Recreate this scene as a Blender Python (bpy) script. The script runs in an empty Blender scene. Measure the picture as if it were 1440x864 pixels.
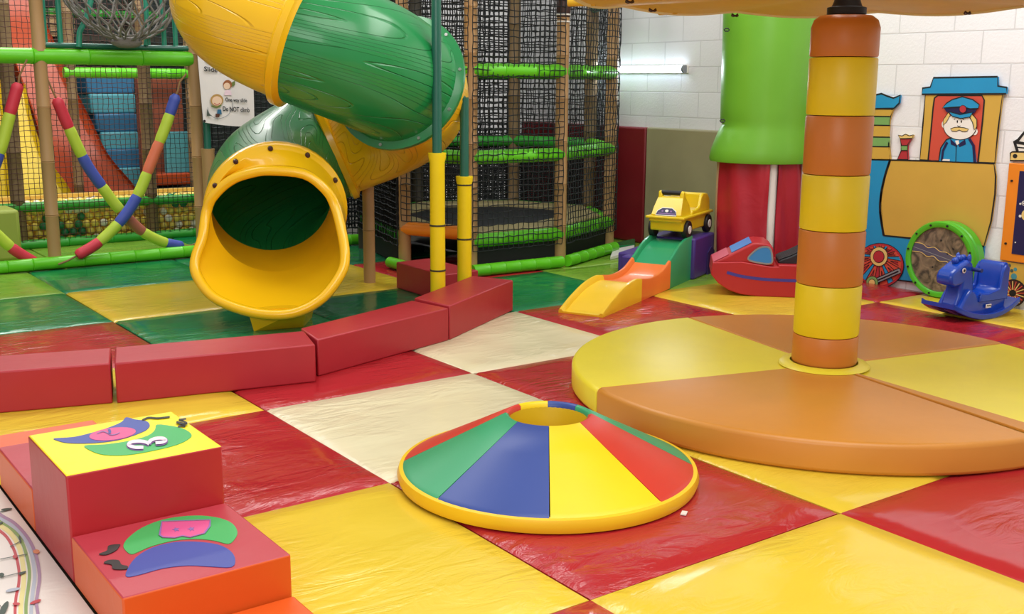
import bpy, bmesh, math, random
from mathutils import Vector, Matrix
random.seed(7)
PI = math.pi
scn = bpy.context.scene
COL = scn.collection
rad = math.radians

# ------------------------------------------------------------------ camera
FPX, PITCH, ROLL, YAW, CH = 1552.6, rad(11.472), rad(.4294), rad(36.128), 1.5
FW = Vector((math.sin(YAW)*math.cos(PITCH), math.cos(YAW)*math.cos(PITCH), -math.sin(PITCH)))
RT = Vector((math.cos(YAW), -math.sin(YAW), 0))
UP = RT.cross(FW)
FH = Vector((math.sin(YAW), math.cos(YAW), 0))        # horizontal view direction
CAMLOC = Vector((0, 0, CH))
cam = bpy.data.cameras.new('camera'); camo = bpy.data.objects.new('camera', cam); COL.objects.link(camo)
c_, s_ = math.cos(ROLL), math.sin(ROLL)
cx_, cy_ = RT*c_ + UP*s_, RT*(-s_) + UP*c_
M = Matrix((cx_, cy_, -FW)).transposed().to_4x4(); M.translation = CAMLOC
camo.matrix_world = M
cam.sensor_width = 36; cam.lens = FPX/1440*36; cam.clip_end = 100
scn.camera = camo
# measured photo points turned into places in the room: on the floor, on a wall, at a depth
def ray(px, py):
    x, y = (px-720)/FPX, -(py-432)/FPX
    x, y = c_*x - s_*y, s_*x + c_*y
    return FW + RT*x + UP*y
def onZ(px, py, z=0):
    d = ray(px, py); return CAMLOC + d*((z-CH)/d.z)
def onX(px, py, X):
    d = ray(px, py); return CAMLOC + d*(X/d.x)
def onY(px, py, Y):
    d = ray(px, py); return CAMLOC + d*(Y/d.y)
def atD(px, py, D):
    d = ray(px, py); return CAMLOC + d*(D/d.dot(FH))
def CW(r, d, z): return Vector((RT.x*r+FH.x*d, RT.y*r+FH.y*d, z))

# --------------------------------------------------------------- materials
def lin(h):
    h = h.lstrip('#'); o = []
    for i in (0, 2, 4):
        c = int(h[i:i+2], 16)/255
        o.append(c/12.92 if c <= .04045 else ((c+.055)/1.055)**2.4)
    return (*o, 1)
MATS = {}
def mat(name, hx, rough=.5, kind='plain', var=.08, bump=.1, scale=6, spec=.5, emit=0, metal=0, coat=0):
    if name in MATS: return MATS[name]
    m = bpy.data.materials.new(name); m.use_nodes = True
    nt = m.node_tree; N = nt.nodes; L = nt.links
    b = N['Principled BSDF']; c = lin(hx)
    b.inputs['Base Color'].default_value = c; b.inputs['Roughness'].default_value = rough
    b.inputs['Specular IOR Level'].default_value = spec; b.inputs['Metallic'].default_value = metal
    b.inputs['Coat Weight'].default_value = coat; b.inputs['Coat Roughness'].default_value = .08
    if emit:
        b.inputs['Emission Color'].default_value = c; b.inputs['Emission Strength'].default_value = emit
    geo = N.new('ShaderNodeNewGeometry')
    if kind in ('plain', 'vinyl', 'cloth', 'mat', 'foam'):
        n = N.new('ShaderNodeTexNoise'); n.inputs['Scale'].default_value = {'mat': 2.2, 'vinyl': 4, 'cloth': 8, 'foam': 5}.get(kind, 5)
        n.inputs['Detail'].default_value = 4
        L.new(geo.outputs['Position'], n.inputs['Vector'])
        r = N.new('ShaderNodeMixRGB'); r.blend_type = 'MIX'
        r.inputs[1].default_value = tuple(x*(1-var) for x in c[:3])+(1,)
        r.inputs[2].default_value = tuple(min(1, x*(1+var)+.01*var) for x in c[:3])+(1,)
        L.new(n.outputs['Fac'], r.inputs[0]); L.new(r.outputs[0], b.inputs['Base Color'])
    if kind == 'mat':          # shiny vinyl: broad swells, fine creases
        mp = N.new('ShaderNodeMapping'); mp.inputs['Scale'].default_value = (2.4, 6.0, 1); mp.inputs['Rotation'].default_value = (0, 0, rad(-25))
        L.new(geo.outputs['Position'], mp.inputs['Vector'])
        n1 = N.new('ShaderNodeTexNoise'); n1.inputs['Scale'].default_value = 1.6; n1.inputs['Detail'].default_value = 5; n1.inputs['Distortion'].default_value = 1.6
        L.new(mp.outputs[0], n1.inputs['Vector'])
        n2 = N.new('ShaderNodeTexNoise'); n2.inputs['Scale'].default_value = 1.5; n2.inputs['Detail'].default_value = 2
        L.new(geo.outputs['Position'], n2.inputs['Vector'])
        n3 = N.new('ShaderNodeTexNoise'); n3.inputs['Scale'].default_value = 1.7; n3.inputs['Detail'].default_value = 1
        L.new(geo.outputs['Position'], n3.inputs['Vector'])
        mk = N.new('ShaderNodeMapRange'); mk.inputs['From Min'].default_value = .42; mk.inputs['From Max'].default_value = .72
        mk.inputs['To Min'].default_value = .06; mk.inputs['To Max'].default_value = .75; L.new(n3.outputs['Fac'], mk.inputs['Value'])
        ad = N.new('ShaderNodeMath'); ad.operation = 'MULTIPLY_ADD'
        L.new(n1.outputs['Fac'], ad.inputs[0]); L.new(mk.outputs[0], ad.inputs[1]); L.new(n2.outputs['Fac'], ad.inputs[2])
        bp = N.new('ShaderNodeBump'); bp.inputs['Strength'].default_value = bump; bp.inputs['Distance'].default_value = .06
        L.new(ad.outputs[0], bp.inputs['Height']); L.new(bp.outputs[0], b.inputs['Normal'])
    elif kind in ('vinyl', 'cloth', 'foam'):
        n1 = N.new('ShaderNodeTexNoise'); n1.inputs['Scale'].default_value = scale; n1.inputs['Detail'].default_value = 4
        n1.inputs['Distortion'].default_value = .6
        L.new(geo.outputs['Position'], n1.inputs['Vector'])
        bp = N.new('ShaderNodeBump'); bp.inputs['Strength'].default_value = bump; bp.inputs['Distance'].default_value = .03
        L.new(n1.outputs['Fac'], bp.inputs['Height']); L.new(bp.outputs[0], b.inputs['Normal'])
    elif kind == 'grain':      # moulded wood-grain contour lines on the slide tube
        uv = N.new('ShaderNodeUVMap'); mp = N.new('ShaderNodeMapping'); mp.inputs['Scale'].default_value = (10, .5, 1)
        L.new(uv.outputs[0], mp.inputs['Vector'])
        n1 = N.new('ShaderNodeTexNoise'); n1.inputs['Scale'].default_value = 1.0; n1.inputs['Detail'].default_value = 0
        L.new(mp.outputs[0], n1.inputs['Vector'])
        mu = N.new('ShaderNodeMath'); mu.operation = 'MULTIPLY'; mu.inputs[1].default_value = 20; L.new(n1.outputs['Fac'], mu.inputs[0])
        pp = N.new('ShaderNodeMath'); pp.operation = 'PINGPONG'; pp.inputs[1].default_value = .5; L.new(mu.outputs[0], pp.inputs[0])
        mr = N.new('ShaderNodeMapRange'); mr.inputs['From Min'].default_value = 0; mr.inputs['From Max'].default_value = .06
        L.new(pp.outputs[0], mr.inputs['Value'])
        bp = N.new('ShaderNodeBump'); bp.inputs['Strength'].default_value = bump; bp.inputs['Distance'].default_value = .01
        L.new(mr.outputs[0], bp.inputs['Height']); L.new(bp.outputs[0], b.inputs['Normal'])
    elif kind == 'blocks':
        sp = N.new('ShaderNodeSeparateXYZ'); cb = N.new('ShaderNodeCombineXYZ'); L.new(geo.outputs['Position'], sp.inputs[0])
        ax = N.new('ShaderNodeMath'); ax.operation = 'ADD'; L.new(sp.outputs['X'], ax.inputs[0]); L.new(sp.outputs['Y'], ax.inputs[1])
        az = N.new('ShaderNodeMath'); az.operation = 'ADD'; az.inputs[1].default_value = -.079+.225*2; L.new(sp.outputs['Z'], az.inputs[0])
        L.new(ax.outputs[0], cb.inputs['X']); L.new(az.outputs[0], cb.inputs['Y'])
        br = N.new('ShaderNodeTexBrick'); br.inputs['Scale'].default_value = 1
        br.inputs['Brick Width'].default_value = .45; br.inputs['Row Height'].default_value = .225; br.inputs['Mortar Size'].default_value = .006
        br.inputs['Mortar Smooth'].default_value = .3
        br.inputs['Color1'].default_value = c; br.inputs['Color2'].default_value = tuple(x*.96 for x in c[:3])+(1,)
        br.inputs['Mortar'].default_value = tuple(x*.82 for x in c[:3])+(1,)
        L.new(cb.outputs[0], br.inputs['Vector']); L.new(br.outputs['Color'], b.inputs['Base Color'])
        n1 = N.new('ShaderNodeTexNoise'); n1.inputs['Scale'].default_value = 60; L.new(geo.outputs['Position'], n1.inputs['Vector'])
        ad = N.new('ShaderNodeMath'); ad.operation = 'MULTIPLY_ADD'; ad.inputs[1].default_value = -2.5
        L.new(br.outputs['Fac'], ad.inputs[0]); L.new(n1.outputs['Fac'], ad.inputs[2])
        bp = N.new('ShaderNodeBump'); bp.inputs['Strength'].default_value = .5; bp.inputs['Distance'].default_value = .004
        L.new(ad.outputs[0], bp.inputs['Height']); L.new(bp.outputs[0], b.inputs['Normal'])
    elif kind == 'sea':        # swirled brown picture with a grey-blue band
        n1 = N.new('ShaderNodeTexNoise'); n1.inputs['Scale'].default_value = 9; n1.inputs['Detail'].default_value = 6; n1.inputs['Distortion'].default_value = 2
        L.new(geo.outputs['Position'], n1.inputs['Vector'])
        cr = N.new('ShaderNodeValToRGB'); cr.color_ramp.elements[0].position = .35; cr.color_ramp.elements[0].color = lin('4e4a42')
        cr.color_ramp.elements[1].position = .65; cr.color_ramp.elements[1].color = lin('94836c')
        L.new(n1.outputs['Fac'], cr.inputs[0]); L.new(cr.outputs[0], b.inputs['Base Color'])
    MATS[name] = m
    return m

MAT_RED = mat('mat_red_vinyl', 'b0262d', .17, 'mat', bump=.5)
MAT_YEL = mat('mat_yellow_vinyl', 'e2c23a', .2, 'mat', bump=.3)
MAT_CRM = mat('mat_cream_vinyl', 'e4dab4', .26, 'mat', bump=.5)
MAT_GRN = mat('mat_green_vinyl', '157c48', .16, 'mat', bump=.5)
MAT_DGR = mat('mat_dark_green_vinyl', '1d6b45', .16, 'mat', bump=.5)
MAT_LIM = mat('mat_lime_vinyl', '80a83a', .18, 'mat', bump=.45)
MAT_WHT = mat('mat_white_vinyl', 'ece4da', .4, 'mat', bump=.12)
BENCH = mat('bench_red_vinyl', 'ae2632', .42, 'vinyl', bump=.12, scale=5)
STEPRED = mat('step_red_vinyl', 'b3242a', .42, 'vinyl', bump=.1, scale=6)
STEPTOP = mat('step_top_crimson_vinyl', 'b83a46', .42, 'vinyl', bump=.1, scale=6)
STEPORG = mat('step_orange_vinyl', 'dc5a18', .42, 'vinyl', bump=.1, scale=6)
STEPYEL = mat('step_yellow_vinyl', 'fde313', .4, 'vinyl', bump=.06)
BLUEV = mat('blue_vinyl', '324a94', .38, 'vinyl', bump=.04)
GREENV = mat('green_vinyl', '2f9e68', .38, 'vinyl', bump=.04)
REDV = mat('red_vinyl', 'd23a2c', .38, 'vinyl', bump=.04)
YELV = mat('yellow_vinyl', 'f8d413', .38, 'vinyl', bump=.05)
CARY = mat('carousel_yellow_vinyl', 'f0de3a', .36, 'vinyl', bump=.06)
CARO = mat('carousel_orange_vinyl', 'd08a34', .36, 'vinyl', bump=.06)
COLY = mat('column_yellow_vinyl', 'f0d41c', .4, 'vinyl', bump=.05)
COLO = mat('column_orange_vinyl', 'd07c2e', .4, 'vinyl', bump=.05)
TUBEY = mat('slide_yellow_plastic', 'fcc614', .28, 'grain', bump=.7, coat=.2)
TUBEG = mat('slide_green_plastic', '1f8a48', .28, 'grain', bump=.8, coat=.2)
SMY = mat('slide_yellow_smooth', 'fcc614', .25, 'plain', var=.03, coat=.3)
SMG = mat('slide_green_smooth', '1d8044', .28, 'plain', var=.03, coat=.2)
BOLT = mat('dark_bolt', '3a1614', .4)
STEEL = mat('steel', 'c8c8c4', .3, metal=.8)
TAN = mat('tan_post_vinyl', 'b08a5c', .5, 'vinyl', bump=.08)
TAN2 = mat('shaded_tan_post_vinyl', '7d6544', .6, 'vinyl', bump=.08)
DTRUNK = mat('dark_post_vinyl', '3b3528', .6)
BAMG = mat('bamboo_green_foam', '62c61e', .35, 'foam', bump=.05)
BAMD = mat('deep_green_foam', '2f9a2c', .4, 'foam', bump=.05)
TEAL = mat('teal_paint', '17604e', .35, coat=.2)
TEAL2 = mat('bright_teal_paint', '2a8a70', .35)
PADY = mat('post_pad_yellow', 'f2d80e', .45, 'vinyl', bump=.08)
TIE = mat('dark_tie', '3a3420', .6)
NETB = mat('black_net_cord', '14181a', .8)
NETG = mat('green_black_net_cord', '1b2a22', .8)
NETR = mat('brown_net_cord', '40201a', .8)
ROPE = mat('grey_rope', '7a7670', .85, 'cloth', bump=.3, scale=80)
ROPEB = mat('brown_rope', '8a6a44', .8)
BLACKM = mat('black_mesh', '0d0f10', .7)
BED = mat('trampoline_mesh', '16181c', .6)
BEIGE = mat('beige_vinyl', 'a89a6c', .45, 'vinyl', bump=.15, scale=4)
WPADR = mat('wall_pad_red', '7e1a22', .4, 'vinyl', bump=.12, scale=4)
WPADB = mat('wall_pad_beige', 'a59c78', .42, 'vinyl', bump=.14, scale=3.5)
ORBAR = mat('orange_foam', 'f08a22', .35, 'foam', bump=.05)
WALLW = mat('white_painted_blockwork', 'f1f1f4', .55, 'blocks')
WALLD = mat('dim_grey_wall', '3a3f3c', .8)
FLOORM = mat('grey_floor', '5c5a52', .7)
LIME = mat('lime_pad_vinyl', '6cae2e', .35, 'vinyl', bump=.12, scale=3)
REDPAD = mat('red_pad_vinyl', 'b01f30', .4, 'vinyl', bump=.25, scale=5)
WHITE = mat('white_plastic', 'eeeae2', .4)
BLACK = mat('black_paint', '17171b', .5)
TRB = mat('train_blue', '1f93c8', .5)
TRT = mat('train_tan', 'd2a846', .5)
TRR = mat('train_red', 'd2503e', .5)
TRG = mat('train_green', '7cab62', .5)
SKIN = mat('cartoon_white', 'f2ede6', .5)
BLOND = mat('cartoon_blond', 'e8c878', .5)
DRED = mat('badge_red', 'b8303a', .5)
LGREY = mat('outline_grey', '8c9097', .6)  # plain grey for thin lines, window edging and the crank rod
NAVY = mat('navy_print', '1e1b4e', .4)
FORANGE = mat('frame_orange', 'f08a1c', .45)
RAMPG = mat('ramp_green_plastic', '2a9a66', .3, coat=.2)
RAMPO = mat('ramp_orange_plastic', 'ee7a34', .35, coat=.2)
RAMPY = mat('ramp_yellow_plastic', 'f8cc26', .35, coat=.2)
PURPLE = mat('purple_plastic', '4a3486', .4)
CARYEL = mat('toy_car_yellow_plastic', 'e6c818', .3, coat=.2)
TYRE = mat('black_tyre', '131316', .5)
HORSE = mat('blue_horse_plastic', '1546b4', .22, coat=.3)
BOATR = mat('boat_red_vinyl', 'b8262e', .42, 'vinyl', bump=.12, scale=6)
BOATP = mat('boat_pink_red_vinyl', 'd0506a', .4, 'vinyl', bump=.1)
WINB = mat('window_blue_vinyl', '3a8ad6', .35)
STRB = mat('stripe_blue', '443a9c', .5)
SEATB = mat('black_ribbed_seat', '26262a', .5)
DRUMG = mat('drum_green_plastic', '52bc2c', .3, coat=.2)
SEAP = mat('seabed_picture', '7a6c58', .2, 'sea')
SEAB = mat('picture_band_grey', '5a5a70', .2)
SIGNW = mat('sign_white_vinyl', 'e9e4e2', .5, 'cloth', bump=.08, scale=5)
TUBEL = mat('tube_lamp_glow', 'dcecff', .4, emit=8)
OLIVE = mat('olive_foam', '9aa848', .6, 'vinyl', bump=.05)
WAVEO = mat('wave_slide_orange', 'a84018', .35)
WAVEY = mat('wave_slide_yellow', 'dcc020', .35)
STEPBL = mat('soft_step_blue', '2c6a90', .5, 'vinyl')
STEPTE = mat('soft_step_teal', '4a94a0', .5, 'vinyl')
BROWNP = mat('brick_brown_panel', '86442c', .6, 'vinyl')
BALLY = mat('ball_yellow', 'f4d860', .4); BALLW = mat('ball_white', 'f6efe0', .4)
BALLG = mat('ball_green', '1f7a4a', .4); BALLT = mat('ball_amber', 'e6c060', .4)
CANOPY = mat('canopy_yellow_fabric', 'd8b452', .5, 'cloth', bump=.1, scale=4)
CANE = mat('canopy_edge_cream', 'e8dcae', .5)
PINK = mat('pink_applique', 'd8588e', .5); LILAC = mat('lilac_stitch', '8c6aa8', .5)
PALEP = mat('pale_pink_applique', 'f2d6e4', .5)
APG = mat('green_applique', '3fae5e', .45); APB = mat('blue_applique', '3e4e9e', .45)
ANT = mat('charcoal_applique', '34302e', .6)
ROLR = mat('roll_red', 'cc2f42', .5, 'vinyl'); ROLL_L = mat('roll_lime', 'b4cc3c', .5, 'vinyl')
ROLB = mat('roll_blue', '3f50a8', .5, 'vinyl'); ROLS = mat('roll_salmon', 'd8714e', .5, 'vinyl'); ROLBR = mat('roll_brown', 'a8604a', .5, 'vinyl')
PST = [mat('print_'+n, h, .5) for n, h in (('red', 'c2484e'), ('yellow', 'e6dc94'), ('green', '86a45c'), ('grey_blue', 'b4bcc8'), ('purple', 'a88aa6'))]
PRD = mat('print_dark', '4c5a50', .6); PRO = mat('print_orange', 'e0926a', .6)

# ------------------------------------------------------------ mesh builder
WL = {}
class MB:
    def __init__(self): self.v = []; self.f = []; self.m = []; self.uv = {}
    def add(self, vs, fs, m=0):
        o = len(self.v); self.v += [Vector(v) for v in vs]
        for f in fs: self.f.append([i+o for i in f]); self.m.append(m)
        return self
    def box(self, c, s, rz=0, m=0, ms=None):
        c = Vector(c); R = Matrix.Rotation(rz, 3, 'Z'); vs = []
        for z in (-1, 1):
            for x, y in ((-1, -1), (1, -1), (1, 1), (-1, 1)):
                vs.append(c + R @ Vector((x*s[0]/2, y*s[1]/2, z*s[2]/2)))
        fs = [(3, 2, 1, 0), (4, 5, 6, 7), (0, 1, 5, 4), (1, 2, 6, 5), (2, 3, 7, 6), (3, 0, 4, 7)]
        for i, f in enumerate(fs): self.add([], [], 0); self.f.append(None); self.f.pop()
        o = len(self.v); self.v += vs
        for i, f in enumerate(fs): self.f.append([k+o for k in f]); self.m.append(ms[i] if ms else m)
        return self
    def poly(self, base, z0, z1, m=0, top=None):      # vertical prism over a floor polygon [(x, y)]
        n = len(base); vs = [(x, y, z0) for x, y in base]+[(x, y, z1) for x, y in base]
        a = sum(base[i][0]*base[(i+1) % n][1]-base[(i+1) % n][0]*base[i][1] for i in range(n))
        bt, tp = list(range(n)), list(range(n, 2*n))
        sd = [(i, (i+1) % n, (i+1) % n+n, i+n) for i in range(n)]
        fs = [bt[::-1], tp]+sd if a > 0 else [bt, tp[::-1]]+[s[::-1] for s in sd]
        self.add(vs, fs, m)
        if top is not None: self.m[-len(fs)+1] = top
        return self
    def extr(self, pts, d, m=0):                       # 3D polygon pushed along vector d
        n = len(pts); d = Vector(d); pts = [Vector(p) for p in pts]
        nn = Vector((0, 0, 0))
        for i in range(n): nn += pts[i].cross(pts[(i+1) % n])
        vs = pts+[p+d for p in pts]
        sd = [(i, (i+1) % n, (i+1) % n+n, i+n) for i in range(n)]
        fs = [list(range(n))[::-1], list(range(n, 2*n))]+sd
        if nn.dot(d) < 0: fs = [f[::-1] for f in fs]
        return self.add(vs, fs, m)
    def ring(self, c, t, r, n, ref=None):
        t = Vector(t).normalized(); a = ref or (Vector((0, 0, 1)) if abs(t.z) < .95 else Vector((1, 0, 0)))
        s = t.cross(a).normalized(); u = s.cross(t)
        return [Vector(c)+s*(r*math.cos(2*PI*i/n))+u*(r*math.sin(2*PI*i/n)) for i in range(n)]
    def tube(self, pts, r, n=12, cap=True, closed=False, m=0):
        pts = [Vector(p) for p in pts]; k = len(pts); rr = r if isinstance(r, (list, tuple)) else [r]*k
        rings = []; ref = None
        for i in range(k):
            a = pts[(i-1) % k] if closed or i > 0 else pts[i]; b = pts[(i+1) % k] if closed or i < k-1 else pts[i]
            t = (b-a).normalized()
            if ref is None: ref = Vector((0, 0, 1)) if abs(t.z) < .9 else Vector((1, 0, 0))
            s = t.cross(ref).normalized(); u = s.cross(t); ref = u
            rings.append([pts[i]+s*(rr[i]*math.cos(2*PI*j/n))+u*(rr[i]*math.sin(2*PI*j/n)) for j in range(n)])
        vs = [v for q in rings for v in q]; fs = []
        for i in range(k if closed else k-1):
            i2 = (i+1) % k
            for j in range(n):
                j2 = (j+1) % n
                fs.append((i*n+j, i*n+j2, i2*n+j2, i2*n+j)[::-1])
        if cap and not closed: fs += [list(range(n)), list(range((k-1)*n, k*n))[::-1]]
        return self.add(vs, fs, m)
    def cyl(self, a, b, r, n=16, r2=None, m=0): return self.tube([a, b], [r, r if r2 is None else r2], n, m=m)
    def bamboo(self, a, b, r, step=.3, n=14, m=0):
        a, b = Vector(a), Vector(b); L = (b-a).length; t = (b-a)/L; ps = []; rs = []
        k = max(1, round(L/step)); ps.append(a); rs.append(r)
        for i in range(1, k):
            s = L*i/k
            for o, q in ((-.012, 1), (-.005, 1.05), (0, .93), (.005, 1.05), (.012, 1)): ps.append(a+t*(s+o)); rs.append(r*q)
        ps.append(b); rs.append(r)
        return self.tube(ps, rs, n, m=m)
    def lathe(self, prof, c, n=48, a0=0, a1=2*PI, m=0, ax=None):
        c = Vector(c); full = abs(a1-a0-2*PI) < 1e-6; k = len(prof); na = n if full else n+1; vs = []; fs = []
        for i in range(na):
            a = a0+(a1-a0)*i/n
            for r, z in prof: vs.append(c+Vector((r*math.cos(a), r*math.sin(a), z)))
        for i in range(n):
            i2 = (i+1) % na
            for j in range(k-1): fs.append((i*k+j, i2*k+j, i2*k+j+1, i*k+j+1))
        if not full: fs += [list(range(k))[::-1], list(range(n*k, n*k+k))] if k > 2 else []
        return self.add(vs, fs, m)
    def sphere(self, c, r, n=12, sc=(1, 1, 1), m=0):
        c = Vector(c); vs = []; fs = []; h = n//2
        for i in range(h+1):
            p = PI*i/h
            for j in range(n):
                a = 2*PI*j/n; vs.append(c+Vector((r*sc[0]*math.sin(p)*math.cos(a), r*sc[1]*math.sin(p)*math.sin(a), r*sc[2]*math.cos(p))))
        for i in range(h):
            for j in range(n): fs.append((i*n+j, (i+1)*n+j, (i+1)*n+(j+1) % n, i*n+(j+1) % n))
        return self.add(vs, fs, m)
    def loft(self, loops, m=0, closed=True):
        n = len(loops[0]); vs = [v for l in loops for v in l]; fs = []
        for i in range(len(loops)-1):
            for j in range(n if closed else n-1):
                j2 = (j+1) % n; fs.append((i*n+j, i*n+j2, (i+1)*n+j2, (i+1)*n+j))
        return self.add(vs, fs, m)
    def net(self, a, b, z0, z1, cell=.05, r=.004, jit=.004, m=0, sag=0):
        a, b = Vector(a), Vector(b); L = (b-a).length; t = (b-a)/L; nrm = Vector((-t.y, t.x, 0))
        nh = max(1, round(L/cell)); nv = max(1, round((z1-z0)/cell)); P = {}
        for i in range(nh+1):
            for j in range(nv+1):
                q = a+t*(L*i/nh); q.z = z0+(z1-z0)*j/nv
                w = math.sin(PI*i/nh)*math.sin(PI*j/nv)
                P[i, j] = q+t*random.uniform(-jit, jit)*min(1, w*4)+nrm*(random.uniform(-jit, jit)+sag*w)+Vector((0, 0, random.uniform(-jit, jit)))
        for i in range(nh+1): self.tube([P[i, j] for j in range(nv+1)], r, 3, cap=False, m=m)
        for j in range(nv+1): self.tube([P[i, j] for i in range(nh+1)], r, 3, cap=False, m=m)
        return self
    def build(self, name, mats, parent=None, smooth=40, bevel=0, seg=2, origin=None, uv=None, subd=0):
        if not isinstance(mats, (list, tuple)): mats = [mats]
        me = bpy.data.meshes.new(name)
        xs = [v.x for v in self.v]; ys = [v.y for v in self.v]; zs = [v.z for v in self.v]
        o = Vector(origin) if origin is not None else Vector(((min(xs)+max(xs))/2, (min(ys)+max(ys))/2, min(zs)))
        me.from_pydata([v-o for v in self.v], [], self.f)
        for q in mats: me.materials.append(q)
        for p, k in zip(me.polygons, self.m): p.material_index = k
        if uv:
            ul = me.uv_layers.new(name='UVMap')
            for lp in me.loops: ul.data[lp.index].uv = uv[lp.vertex_index]
        me.update()
        bm = bmesh.new(); bm.from_mesh(me); bmesh.ops.recalc_face_normals(bm, faces=bm.faces); bm.to_mesh(me); bm.free()
        if smooth:
            me.shade_smooth(); me.set_sharp_from_angle(angle=rad(smooth))
        ob = bpy.data.objects.new(name, me); COL.objects.link(ob)
        ob.location = o
        if parent is not None: ob.parent = parent; ob.location = o-WL[parent.name]
        WL[ob.name] = o
        if bevel:
            b = ob.modifiers.new('bevel', 'BEVEL'); b.width = bevel; b.segments = seg; b.limit_method = 'ANGLE'; b.angle_limit = rad(35); b.harden_normals = False
        if subd:
            s = ob.modifiers.new('subdivision', 'SUBSURF'); s.levels = subd; s.render_levels = subd
        return ob
def tag(o, label, cat=None, group=None, kind=None):
    if label: o['label'] = label
    if cat: o['category'] = cat
    if group: o['group'] = group
    if kind: o['kind'] = kind
    return o
def thing(name, loc, label, cat, group=None):
    o = bpy.data.objects.new(name, None); COL.objects.link(o); o.location = loc; o.empty_display_size = .1
    WL[o.name] = Vector(loc); return tag(o, label, cat, group)
def struct(o): o['kind'] = 'structure'; return o
def spline(P, k=8, closed=False):                      # Catmull-Rom
    P = [Vector(p) for p in P]; out = []; n = len(P)
    for i in range(n if closed else n-1):
        p0 = P[(i-1) % n] if closed or i > 0 else P[0]*2-P[1]; p1 = P[i]; p2 = P[(i+1) % n]
        p3 = P[(i+2) % n] if closed or i+2 < n else P[-1]*2-P[-2]
        for j in range(k):
            t = j/k
            out.append(.5*((2*p1)+(p2-p0)*t+(2*p0-5*p1+4*p2-p3)*t*t+(3*p1-p0-3*p2+p3)*t**3))
    if not closed: out.append(P[-1])
    return out
class Art:
    """flat cut-outs and painted lines lying on a surface: f maps (u, v) to a place, nrm points off the surface"""
    def __init__(self, f, nrm, step=.0015): self.f = f; self.n = Vector(nrm); self.s = step; self.mb = MB(); self.ms = []
    def mi(self, m):
        if m not in self.ms: self.ms.append(m)
        return self.ms.index(m)
    def fill(self, pts, m, lev=1, smooth=0, thick=None):
        P = [self.f(*p) for p in pts]
        if smooth: P = spline(P, smooth, True)
        t = thick if thick is not None else self.s
        self.mb.extr([p+self.n*(lev*self.s-t+0) for p in P], self.n*t, self.mi(m)); return self
    def ell(self, cx, cy, rx, ry, m, lev=1, n=28, rot=0, thick=None):
        c, s = math.cos(rot), math.sin(rot)
        return self.fill([(cx+c*rx*math.cos(2*PI*i/n)-s*ry*math.sin(2*PI*i/n), cy+s*rx*math.cos(2*PI*i/n)+c*ry*math.sin(2*PI*i/n)) for i in range(n)], m, lev, thick=thick)
    def line(self, pts, w, m, lev=2, smooth=0, closed=False):
        P = [self.f(*p) for p in pts]
        if smooth: P = spline(P, smooth, closed)
        k = len(P); A = []; B = []; off = self.n*(lev*self.s)
        for i in range(k):
            a = P[(i-1) % k] if closed or i > 0 else P[i]; b = P[(i+1) % k] if closed or i < k-1 else P[i]
            t = (b-a)
            if t.length < 1e-9: t = Vector((1, 0, 0))
            sd = t.normalized().cross(self.n).normalized()*(w/2); A.append(P[i]+sd+off); B.append(P[i]-sd+off)
        fs = []
        for i in range(k if closed else k-1): j = (i+1) % k; fs.append((i, j, j+k, i+k))
        self.mb.add(A+B, fs, self.mi(m)); return self
    def pline(self, pts, w, m, lev=2, k=6, wy=None):
        # line whose width is measured across the drawing itself
        q = spline([(a, b, 0) for a, b in pts], k); n = len(q); A = []; B = []; off = self.n*(lev*self.s); wy = wy or w
        for i in range(n):
            t = (q[min(i+1, n-1)]-q[max(i-1, 0)]).normalized(); sx, sy = -t.y*w/2, t.x*wy/2
            A.append(self.f(q[i].x+sx, q[i].y+sy)+off); B.append(self.f(q[i].x-sx, q[i].y-sy)+off)
        self.mb.add(A+B, [(i, i+1, i+1+n, i+n) for i in range(n-1)], self.mi(m)); return self
    def build(self, name, parent, **kw): return self.mb.build(name, self.ms, parent, smooth=0, **kw)

# ------------------------------------------------------------- the setting
struct(MB().box((3.3, 6.6, -.09), (9.0, 17, .08)).build('floor', FLOORM, smooth=0))
WX = 7.26
struct(MB().box((WX+.1, 6.6, 1.95), (.2, 17, 4.0)).build('wall_right', WALLW, smooth=0))
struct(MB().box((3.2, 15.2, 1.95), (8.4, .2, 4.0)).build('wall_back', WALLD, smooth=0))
struct(MB().box((-1.1, 12.2, 1.95), (.2, 6.2, 4.0)).build('wall_left', WALLD, smooth=0))

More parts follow.
